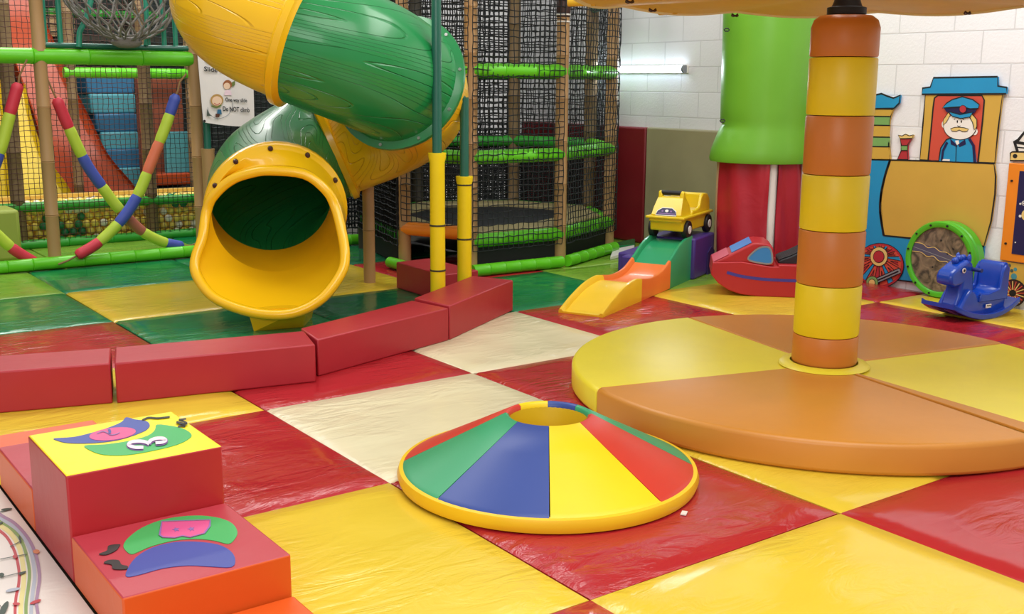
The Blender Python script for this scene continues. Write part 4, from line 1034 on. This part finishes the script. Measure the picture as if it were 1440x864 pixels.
# decorated wheel
A = Art(wp, (-1, 0, 0), .0015); wc = (1239.6, 360.6); oc = (1240, 373)
A.ell(*oc, 34, 31.5, BLACK, 16, 40); A.ell(*oc, 33, 30.5, DRED, 17, 40); A.ell(*oc, 30.5, 28, TRR, 18, 40)
def edge(a, k=1.0):
    # from hub out to the wheel edge
    dx, dy = math.cos(a), math.sin(a); bx, by = wc[0]-oc[0], wc[1]-oc[1]; rx, ry = 30.5, 28
    qa = dx*dx/rx**2+dy*dy/ry**2; qb = 2*(bx*dx/rx**2+by*dy/ry**2); qc = bx*bx/rx**2+by*by/ry**2-1
    t = (-qb+math.sqrt(max(0, qb*qb-4*qa*qc)))/(2*qa); return (wc[0]+dx*t*k, wc[1]+dy*t*k)
for i in range(12):
    a = 2*PI*i/12+.1; w = .10
    A.fill([wc, edge(a-w), edge(a+w)], [TRB, TRR, TRB, DRED][i % 4], 19); A.line([wc, edge(a-w)], .005, BLACK, 20); A.line([wc, edge(a+w)], .005, BLACK, 20)
    b = a+PI/12; A.fill([edge(b, .55), edge(b-.07, .85), edge(b+.07, .85)], DRED, 19); A.line([edge(b, .5), edge(b-.07, .88)], .004, BLACK, 20); A.line([edge(b, .5), edge(b+.07, .88)], .004, BLACK, 20)
for r, m, l in ((12.6, BLACK, 21), (11.8, BLOND, 22), (8, BLACK, 23), (7.2, DRED, 24)): A.ell(*wc, r, r*1.1, m, l, 28)
A.line([(1231, 397), (1270, 380)], .045, BLACK, 25); A.line([(1231, 397), (1270, 380)], .032, LGREY, 26); A.line([(1238, 394), (1268, 381)], .01, BLACK, 27)
for r, m, l in ((8.6, BLACK, 27), (8, TRG, 28), (5, BLACK, 29), (4.2, BLOND, 30)): A.ell(1231, 397, r, r*1.08, m, l, 24)
A.build('train_wheel', tr)['label'] = 'red wheel with radiating pattern'
# second wagon with bubble board
wg = thing('wagon_wall_panel', (WX, 3.7, 0), 'wall panel wagon with orange-framed navy dotted board at the right edge', 'wall decoration')
def rectw(y0, y1, z0, z1): return [Vector((WX-.004, y, z)) for y, z in ((y0, z0), (y1, z0), (y1, z1), (y0, z1))]
cbl = onX(1424, 229, WX-.004); cbb = onX(1407, 365, WX-.004); yl = (cbl.y+cbb.y)/2; zt_, zb_ = cbl.z, cbb.z
MB().extr(rectw(yl, yl-.85, zb_, zt_), (-.03, 0, 0)).build('frame', FORANGE, wg, smooth=0, bevel=.006)
nb_ = MB().extr([v+Vector((-.03, 0, 0)) for v in rectw(yl-.085, yl-.765, zb_+.055, zt_-.05)], (-.004, 0, 0)).build('dotted_board', NAVY, wg, smooth=0)
A = Art(lambda y, z: Vector((WX-.0385, y, z)), (-1, 0, 0), .001)
rr = random.Random(3)
for i in range(70):
    y = yl-.1-rr.random()*.64; z = zb_+.08+rr.random()*(zt_-zb_-.15); r = rr.choice((.005, .007, .01, .016)); A.ell(y, z, r, r, WHITE, 1, 12)
    if r > .012: A.ell(y, z, r*.7, r*.7, NAVY, 2, 12); A.ell(y, z, r*.35, r*.35, WHITE, 3, 10)
A.ell(yl-.16, zb_+.33, .03, .036, BLOND, 2); A.build('dots', nb_)
for z in (zt_-.12, zb_+.12): MB().cyl((WX-.034, yl-.035, z), (WX-.042, yl-.035, z), .008, 10).build('screw', BLACK, wg)
lowb = MB().extr(rectw(yl, yl-.85, .12, zb_-.008), (-.018, 0, 0)).build('lower_board', TRT, wg, smooth=0)
A = Art(lambda y, z: Vector((WX-.0225, y, z)), (-1, 0, 0), .001)
for y, z, r, m in ((yl-.07, .285, .012, PRD), (yl-.115, .265, .013, STEPTE), (yl-.09, .252, .012, PRD), (yl-.11, .215, .022, STEPTE), (yl-.2, .27, .015, STEPBL)): A.ell(y, z, r, r, m, 1, 14)
A.build('dots', lowb)
A = Art(wp, (-1, 0, 0), .0015); c2 = (1427, 412); A.ell(*c2, 19, 19.5, BLACK, 16, 30); A.ell(*c2, 17.6, 18, mat('wheel_maroon', '4a1f1c', .5), 17, 30)
for i in range(20):
    a = 2*PI*i/20; A.line([(c2[0]+5*math.cos(a), c2[1]+5*math.sin(a)), (c2[0]+16.5*math.cos(a), c2[1]+17*math.sin(a))], .007, BLOND if i % 2 else TRR, 18)
A.ell(*c2, 4.5, 4.5, BLACK, 19, 16); A.build('wagon_wheel', wg)
A = Art(wp, (-1, 0, 0), .0015)
A.fill([(1422.5, 226), (1423, 215), (1426, 213.5), (1480, 214), (1480, 226)], BLOND, 12, thick=.018); A.line([(1480, 226), (1422.5, 226), (1423, 215), (1426, 213.5), (1480, 214)], .01, BLACK, 13); A.ell(1429.5, 219.5, 3.2, 3, BLACK, 13)
A.fill([(1432, 213), (1428.5, 199), (1434, 197), (1442, 187), (1465, 186), (1472, 198), (1470, 213)], WHITE, 12, thick=.018)
A.line([(1433, 213), (1428.5, 199), (1434, 197), (1442, 187), (1465, 186)], .02, BLACK, 13); A.line([(1430, 200), (1470, 206)], .02, BLACK, 13); A.line([(1432, 207), (1470, 211)], .008, BLACK, 13)
A.build('helmet_cutout', wg)

# green drum panel leaning on the wall
dx = 7.10; dc = onX(1321, 361, dx); dR = .278; dc.z = dR
dr = thing('picture_drum', (dx+.05, dc.y, 0), 'round green-rimmed picture drum standing against the wall train', 'play drum')
def xring(prof, c, n=64): # rings around the X axis
    return [[Vector((c.x+h, c.y+r*math.cos(2*PI*i/n), c.z+r*math.sin(2*PI*i/n))) for i in range(n)] for r, h in prof]
mb = MB(); mb.loft(xring([(dR-.045, .02), (dR-.045, -.004), (dR-.03, -.012), (dR-.008, -.010), (dR, .004), (dR, .02), (dR-.012, .03), (dR-.012, .05), (dR-.004, .06), (dR-.004, .125)], dc))
rimo = mb.build('rim', DRUMG, dr, smooth=35)
mb = MB(); lp = xring([(dR-.046, .006)], dc)[0]; mb.add(lp, [tuple(range(len(lp)))]); mb.add([v+Vector((.1, 0, 0)) for v in lp], [tuple(range(len(lp)))])
pic = mb.build('picture_disc', SEAP, dr, smooth=0)
A = Art(lambda y, z: Vector((dx+.005, dc.y+y, dc.z+z)), (-1, 0, 0), .001)
A.fill([(.228, .04), (.1, .02), (-.05, -.02), (-.225, -.05), (-.23, .02), (-.1, .045), (.05, .085), (.222, .1)][::-1], SEAB, 1)
A.line([(.225, .1), (.15, .10), (.1, .075), (.05, .085), (0, .06), (-.05, .06), (-.1, .04), (-.15, .045), (-.22, .02)], .005, BLOND, 2, 3)
A.line([(.226, .035), (.15, .035), (.1, .01), (.05, .02), (0, -.01), (-.06, -.005), (-.1, -.035), (-.16, -.03), (-.22, -.06)], .005, BLOND, 2, 3); A.line([(.226, .07), (0, .025), (-.226, -.02)], .004, LGREY, 2)
for y, z in ((.0, .14), (-.1, .09), (.05, -.06), (-.06, .05)): A.ell(y, z, .007, .007, BLACK, 2, 8)
A.build('picture_print', pic)
for k in range(12):
    a = 2*PI*k/12+.2; q = Vector((dx-.010, dc.y+(dR-.024)*math.cos(a), dc.z+(dR-.024)*math.sin(a))); MB().cyl(q, q+Vector((-.008, 0, 0)), .008, 8).build('bolt', BLACK, rimo)

# ------------------------------------------------------------ rocking horse
hb = Vector((6.76, 4.03, 0)); hf = Vector((-.995, .107, 0)).normalized(); hs = Vector((-hf.y, hf.x, 0))   # forward, left
def hp(f, s, z): return hb+hf*(f*1.06+.02)+hs*s*1.1+Vector((0, 0, z*.925))
ho = thing('rocking_horse', tuple(hb), 'blue plastic rocking horse in front of the wall train', 'rocking horse')
# curved rocker tray
n = 16; top = []; bot = []
for i in range(n+1):
    f = -.30+.62*i/n; zz_ = .62*(f-.0)**2*1.55
    top.append((f, zz_+.03)); bot.append((f, zz_))
mb = MB(); loops = []
for (f, z), (f2, z2) in zip(top, bot):
    w = .135-.015*abs(f/.3)**3
    loops.append([hp(f, -w, z2), hp(f, -w, z+.012), hp(f, -w+.03, z), hp(f, w-.03, z), hp(f, w, z+.012), hp(f, w, z2)])
mb.loft(loops); mb.add(loops[0], [tuple(range(6))]).add(loops[-1], [tuple(range(6))[::-1]])
rock = mb.build('rocker', HORSE, ho, smooth=50, bevel=.006)
def side(pts, w0, w1=None, m=HORSE, name='body', bev=.018, par=ho, s0=0):
    P = [hp(f, 0, z) for f, z in pts]; mb = MB(); w1 = w0 if w1 is None else w1
    n = len(P); L = [p+hs*(s0+w0) for p in P]; R = [p+hs*(s0-w0) for p in P]
    mb.add(L+R, [tuple(range(n)), tuple(range(n, 2*n))[::-1]]+[(i, i+n, (i+1) % n+n, (i+1) % n) for i in range(n)])
    return mb.build(name, m, par, smooth=40, bevel=bev, seg=3)
body = side([(-.20, .04), (-.21, .16), (-.215, .36), (-.20, .385), (-.165, .385), (-.15, .36), (-.145, .20), (-.12, .165), (.0, .15), (.06, .16), (.10, .20), (.13, .22), (.17, .17), (.21, .10), (.24, .07), (.20, .035), (.0, .01), (-.1, .015)], .095, name='seat_body')
# seat side wings
for sg_ in (-1, 1):
    side([(-.205, .12), (-.205, .35), (-.17, .372), (-.14, .33), (-.125, .20), (-.02, .175), (.05, .18), (.06, .12)], .012, name='seat_side', s0=sg_*.098, bev=.008)
neck = side([(.06, .14), (.075, .30), (.09, .40), (.13, .425), (.20, .395), (.275, .345), (.29, .31), (.285, .255), (.24, .235), (.185, .25), (.20, .17), (.23, .09), (.12, .08)], .062, name='head', bev=.02)
mane = MB()
for i, (f, z) in enumerate(((.075, .33), (.078, .37), (.092, .405), (.12, .43), (.155, .43), (.19, .415))): mane.sphere(hp(f, 0, z), .026, 10, (1, 1.0, .9))
mane.build('mane', HORSE, neck)
for sgn in (-1, 1):
    MB().sphere(hp(.115, sgn*.04, .428), .022, 10, (.8, .7, 1.5)).build('ear', HORSE, neck)
    e = hp(.185, sgn*.0625, .355)
    MB().lathe([(0, .0), (.019, .0), (.019, .003), (0, .003)], (0, 0, 0), 16)
    q = MB(); q.cyl(e, e+hs*sgn*.0035, .017, 16); eo = q.build('eye', WHITE, neck)
    q = MB(); q.cyl(e+hs*sgn*.003, e+hs*sgn*.006, .009, 14); q.build('pupil', BLACK, eo)
MB().cyl(hp(.095, -.12, .355), hp(.095, .12, .355), .013, 12).build('handle_bar', mat('horse_dark_blue', '15307a', .35), ho)
A = Art(lambda f, z: hp(f, .0952, z), tuple(hs), .001)
MB().box(hp(-.03, .097, .085), (.055, .006, .026), rz=math.atan2(hf.y, hf.x)).build('badge', WHITE, body, bevel=.004)
A.line([(-.052, .083), (-.042, .09), (-.022, .088), (-.01, .092)], .006, BLACK, 6, 3); A.build('badge_mark', body)
A = Art(lambda f, s_2: hp(f, s_2, .62*f*f*1.55-.0012), (0, 0, -1), .001)
for s_2 in (-.05, .045): A = Art(A.f, (0, 0, -1), .001); A.fill([(.2, s_2-.02), (.29, s_2-.02), (.29, s_2+.02), (.2, s_2+.02)], LILAC, 1); A.build('sticker', rock)

# ------------------------------------------------------------- red rocker
bo = thing('soft_rocker', (6.45, 5.45, 0), 'red padded rocker with blue windows and black ribbed seat', 'rocker')
bb = Vector((6.285, 5.33, 0)); bf = Vector((-.72, .69, 0)).normalized(); bs = Vector((-bf.y, bf.x, 0))   # left side = -X side faces viewer
def bpnt(f, s, z): return bb+bf*f*.86+bs*s+Vector((0, 0, z))
bw = .19
def bside(pts, w, name, m, par=bo, bev=.015, s0=0):
    P = [bpnt(f, 0, z) for f, z in pts]; n = len(P); mb = MB()
    L = [p+bs*(s0+w) for p in P]; R = [p+bs*(s0-w) for p in P]
    mb.add(L+R, [tuple(range(n)), tuple(range(n, 2*n))[::-1]]+[(i, i+n, (i+1) % n+n, (i+1) % n) for i in range(n)])
    return mb.build(name, m, par, smooth=35, bevel=bev, seg=3)
hull = bside([(.54, .24), (.55, .15), (.49, .09), (.40, .04), (.30, .012), (.15, .0), (-.15, .0), (-.32, .02), (-.44, .07), (-.55, .15), (-.56, .22), (-.40, .24), (-.32, .235), (0, .235), (.0, .22), (.06, .22), (.30, .25)], bw, 'hull', BOATR)
cab = bside([(.54, .235), (.42, .29), (.22, .385), (.18, .39), (.10, .385), (.045, .355), (.03, .22), (.3, .24)], bw-.012, 'cockpit', BOATR)
A = Art(lambda f, z: bpnt(f, bw-.010, z), tuple(bs), .0015)
W_ = [(.25, .27), (.20, .33), (.14, .36), (.08, .355), (.055, .30), (.06, .245), (.15, .245)]
A.fill(W_, WINB, 1, 4); A.line(W_, .012, LGREY, 2, 4, closed=True); A.build('side_window', cab)
def topf(u, s_2):  # along the sloping top, 0 nose .. 1 roof
    a, b = Vector((.54, 0, .236)), Vector((.215, 0, .380)); q = a.lerp(b, u); return bpnt(q.x, s_2, q.z)
tl = [(.56, .222), (.42, .30), (.33, .355), (.20, .375)]
nm = (bpnt(.20, 0, .375)-bpnt(.33, 0, .355)).cross(bs).normalized()
if nm.z < 0: nm = -nm
mb = MB(); q = [bpnt(.385, -.15, .309), bpnt(.385, .15, .309), bpnt(.225, .15, .385), bpnt(.225, -.15, .385)]; mb.extr(q, (0, 0, .004)); mb.build('windscreen', WINB, cab, smooth=0)
mb = MB(); q = [bpnt(.535, -.17, .239), bpnt(.535, .17, .239), bpnt(.41, .17, .297), bpnt(.41, -.17, .297)]; mb.extr(q, (0, 0, .004)); mb.build('nose_panel', BOATP, cab, smooth=0)
A = Art(lambda f, z: bpnt(f, bw+.0005, z), tuple(bs), .0015); A.line([(.42, .17), (.3, .145), (.15, .13), (0, .125), (-.2, .125), (-.45, .14)], .022, STRB, 1, 5); A.build('side_stripe', hull)
seat = bside([(-.02, .23), (.0, .245), (-.03, .262), (-.10, .285), (-.22, .34), (-.30, .385), (-.34, .38), (-.34, .23)], .12, 'seat', SEATB, bev=.01)
mb = MB()
for i in range(7): s2 = -.1+i*.033; mb.tube([bpnt(f, s2, z) for f, z in ((-.01, .258), (-.04, .272), (-.10, .292), (-.22, .346), (-.30, .39))], .011, 6)
mb.build('seat_ribs', SEATB, seat)
bside([(-.30, .23), (-.28, .34), (-.30, .40), (-.36, .42), (-.48, .38), (-.54, .24)], bw-.03, 'tail_cushion', BOATR)

# -------------------------------------------------------- toy car and ramp
u = Vector((.905, .425, 0)).normalized(); v = Vector((-u.y, u.x, 0)); ro = Vector((4.645, 5.353, 0))
def rp(s, w, z): return ro+u*s+v*w+Vector((0, 0, z))     # s up the ramp, w to its left edge
ra = thing('toy_car_ramp', tuple(rp(.8, .16, 0)), 'toy car ramp in yellow, orange and green sections with purple top platform', 'ramp')
rail = spline([Vector((0, 0, .025)), Vector((.15, 0, .085)), Vector((.36, 0, .145)), Vector((.55, 0, .168)), Vector((.66, 0, .158)), Vector((.85, 0, .135)), Vector((1.05, 0, .15)), Vector((1.22, 0, .21)), Vector((1.4, 0, .295)), Vector((1.55, 0, .335)), Vector((1.68, 0, .345))], 6)
RWD = .325
def rsec(s0, s1, m, nm_, lab):
    P = [(p.x, p.z) for p in rail if s0-1e-6 <= p.x <= s1+1e-6]
    mb = MB(); loops = []
    for s_2, z in P:
        fz = max(z-.035, .012); t = .028
        loops.append([rp(s_2, 0, 0), rp(s_2, 0, z-.008), rp(s_2, .006, z), rp(s_2, t-.006, z), rp(s_2, t, z-.008), rp(s_2, t+.008, fz), rp(s_2, RWD-t-.008, fz), rp(s_2, RWD-t, z-.008), rp(s_2, RWD-t+.006, z), rp(s_2, RWD-.006, z), rp(s_2, RWD, z-.008), rp(s_2, RWD, 0)])
    mb.loft(loops); mb.add(loops[0], [tuple(range(12))]).add(loops[-1], [tuple(range(12))[::-1]])
    o = mb.build(nm_, m, ra, smooth=40); o['label'] = lab
rsec(0, .668, RAMPY, 'track_section', 'yellow track section'); rsec(.655, 1.235, RAMPO, 'track_section', 'orange track section'); rsec(1.21, 1.69, RAMPG, 'track_section', 'green track section')
plat = MB(); plat.poly([tuple(rp(1.66, -.03, 0).xy), tuple(rp(2.13, -.03, 0).xy), tuple(rp(2.13, .37, 0).xy), tuple(rp(1.66, .37, 0).xy)], 0, .325)
platform = plat.build('platform', PURPLE, ra, bevel=.015)
MB().poly([tuple(rp(1.66, .37, 0).xy), tuple(rp(2.15, .37, 0).xy), tuple(rp(2.15, .62, 0).xy), tuple(rp(1.66, .62, 0).xy)], 0, .17).build('side_step', PURPLE, ra, bevel=.015)
MB().poly([tuple(rp(1.50, .34, 0).xy), tuple(rp(1.66, .34, 0).xy), tuple(rp(1.66, .52, 0).xy), tuple(rp(1.50, .52, 0).xy)], 0, .17).build('side_step', PURPLE, ra, bevel=.015)
MB().extr([rp(1.95, -.032, .0), rp(2.1, -.032, 0), rp(2.1, -.032, .18), rp(2.025, -.032, .22), rp(1.95, -.032, .18)], v*-.01).build('step_arch', mat('purple_dark', '33245e', .5), platform, smooth=0)
# car: forward is down the ramp
cb = rp(1.86, .165, .338)
cf = -u; cs2 = Vector((-cf.y, cf.x, 0))
def cp(f, s_2, z): return cb+cf*f*.9+cs2*s_2*.95+Vector((0, 0, z*.92+.012))
co = thing('toy_coaster_car', tuple(cb), 'yellow ride-on toy car on top of the ramp', 'toy car')
def cside(pts, w, name, m=CARYEL, par=co, bev=.012, s0=0, w2=None):
    w2 = w if w2 is None else w2; P = [cp(f, 0, z) for f, z in pts]; n = len(P); mb = MB()
    L = [p+cs2*(s0+w) for p in P]; R = [p+cs2*(s0-w) for p in P]
    mb.add(L+R, [tuple(range(n)), tuple(range(n, 2*n))[::-1]]+[(i, i+n, (i+1) % n+n, (i+1) % n) for i in range(n)])
    return mb.build(name, m, par, smooth=40, bevel=bev, seg=3)
cside([(.36, .04), (.37, .115), (.40, .12), (.40, .15), (-.34, .15), (-.34, .12), (-.32, .03), (.18, .03), (.20, .075), (.25, .095), (.30, .075), (.31, .04)], .135, 'chassis')
cside([(.415, .145), (.415, .168), (-.35, .168), (-.35, .145)], .158, 'bumper_lip', bev=.008)
hood = MB(); hl = []
for f, z, w in ((.385, .165, .13), (.36, .215, .128), (.30, .285, .118), (.265, .315, .112)):
    pass
fr_ = [cp(.385, sg2*.125, .165) for sg2 in (1, -1)]; 
Q = [(.385, .165, .128), (.345, .235, .12), (.275, .325, .105), (.225, .325, .105), (.16, .25, .12), (.12, .165, .128)]
hood.loft([[cp(f, w, z) for f, z, w in Q], [cp(f, -w, z) for f, z, w in Q]])
hood.add([cp(f, w, z) for f, z, w in Q], [tuple(range(6))]).add([cp(f, -w, z) for f, z, w in Q], [tuple(range(6))[::-1]])
hood = hood.build('hood', CARYEL, co, bevel=.015, seg=3)
for s0 in (-.088, .088): cside([(.285, .30), (.275, .36), (.255, .372), (.235, .36), (.20, .29)], .016, 'handle_horn', par=co, s0=s0, bev=.008)
MB().cyl(cp(.256, -.085, .352), cp(.256, .085, .352), .018, 12).build('handle_bar', TYRE, co)
# tub behind: side walls sweeping up to a rounded back
for s0 in (-.118, .118): cside([(.14, .165), (.12, .20), (.03, .195), (-.06, .215), (-.10, .30), (-.15, .325), (-.26, .315), (-.32, .27), (-.335, .165)], .014, 'tub_side', s0=s0, bev=.01)
cside([(-.255, .165), (-.235, .31), (-.27, .32), (-.325, .27), (-.335, .165)], .125, 'seat_back', bev=.012)
cside([(.12, .165), (.10, .185), (-.20, .19), (-.25, .165)], .11, 'seat', mat('toy_car_pale_yellow', 'e8d27a', .35), bev=.01)
for f, r in ((.27, .07), (-.25, .072)):
    for sgn in (-1, 1):
        c0 = cp(f, sgn*.12, r-.018); w_ = MB().cyl(c0, c0+cs2*sgn*.045, r, 24).build('wheel', TYRE, co, bevel=.008)
        MB().cyl(c0+cs2*sgn*.044, c0+cs2*sgn*.05, r*.45, 16).build('hub', WHITE, w_)
ax = (cp(.345, 0, .235)-cp(.385, 0, .165)); nrm_ = ax.cross(cs2).normalized()
if nrm_.dot(cf) < 0: nrm_ = -nrm_
A = Art(lambda a, b: cp(.385, 0, .165)+cs2*a+ax*b, tuple(nrm_), .0015)
A.fill([(-.085, .1), (.085, .1), (.075, .6), (.04, .95), (-.04, .95), (-.075, .6)], NAVY, 2); A.line([(-.085, .1), (.085, .1), (.075, .6), (.04, .95), (-.04, .95), (-.075, .6)], .006, WHITE, 3, closed=True)
A.line([(-.07, .3), (.07, .3)], .006, LILAC, 3); A.ell(0, .62, .014, .16, WHITE, 3, 12); A.ell(-.035, .58, .008, .1, LILAC, 3, 10); A.ell(.035, .58, .008, .1, LILAC, 3, 10)
A.build('grille_sticker', hood)
MB().cyl(cp(.02, .1355, .085), cp(.02, .138, .085), .012, 12).build('side_mark', BLACK, co)

# bits on the floor by the wall pads
tag(MB().poly([tuple(onZ(x, y).xy) for x, y in ((858, 366), (892, 357), (892, 349), (862, 355))], 0, .03).build('white_board', WHITE, smooth=0, bevel=.004), 'white board lying on the floor left of the toy ramp', 'board')
tag(MB().poly([tuple(onZ(x, y).xy) for x, y in ((858, 352), (893, 349), (893, 340), (866, 346))], .0, .035).build('folded_mat', MAT_GRN, smooth=0, bevel=.01), 'folded green mat on the floor under the dark red wall pad', 'mat')

# ------------------------------------------------------------------ lights
def area(name, loc, rot, sx, sy, e, col=(1, 1, 1)):
    l = bpy.data.lights.new(name, 'AREA'); l.shape = 'RECTANGLE'; l.size = sx; l.size_y = sy; l.energy = e; l.color = col
    o = bpy.data.objects.new(name, l); COL.objects.link(o); o.location = loc; o.rotation_euler = rot; return o
area('ceiling_light', (2.2, 1.4, 4.6), (0, 0, 0), 3.5, 3.5, 160, (1, .97, .93))
area('ceiling_light', (5.4, 3.6, 4.6), (0, 0, 0), 1.2, 4.5, 130, (1, .98, .95))
area('ceiling_light', (2.6, 7.0, 4.6), (0, 0, 0), 4, .9, 95, (1, .98, .95))
area('ceiling_light', (3.0, 11.2, 4.3), (0, 0, 0), 4, .5, 125, (1, .98, .95))
area('ball_pit_fill', (2.9, 9.85, 3.2), (rad(20), 0, 0), 2.2, .4, 50, (1, .97, .92))  # unseen fill added to brighten the balls behind the net
area('front_fill', (-2.5, -1.5, 3.2), (rad(62), 0, rad(-45)), 4, 2.5, 130, (1, .98, .96))  # unseen broad fill from behind the camera, no window there
area('tube_glow', (WX-.12, 7.9, 1.635), (0, rad(90), 0), .06, 1.2, 9, (.85, .93, 1))
W = bpy.data.worlds.new('world'); scn.world = W; W.use_nodes = True
W.node_tree.nodes['Background'].inputs[0].default_value = (1, .98, .96, 1); W.node_tree.nodes['Background'].inputs[1].default_value = .5
scn.view_settings.view_transform = 'Standard'
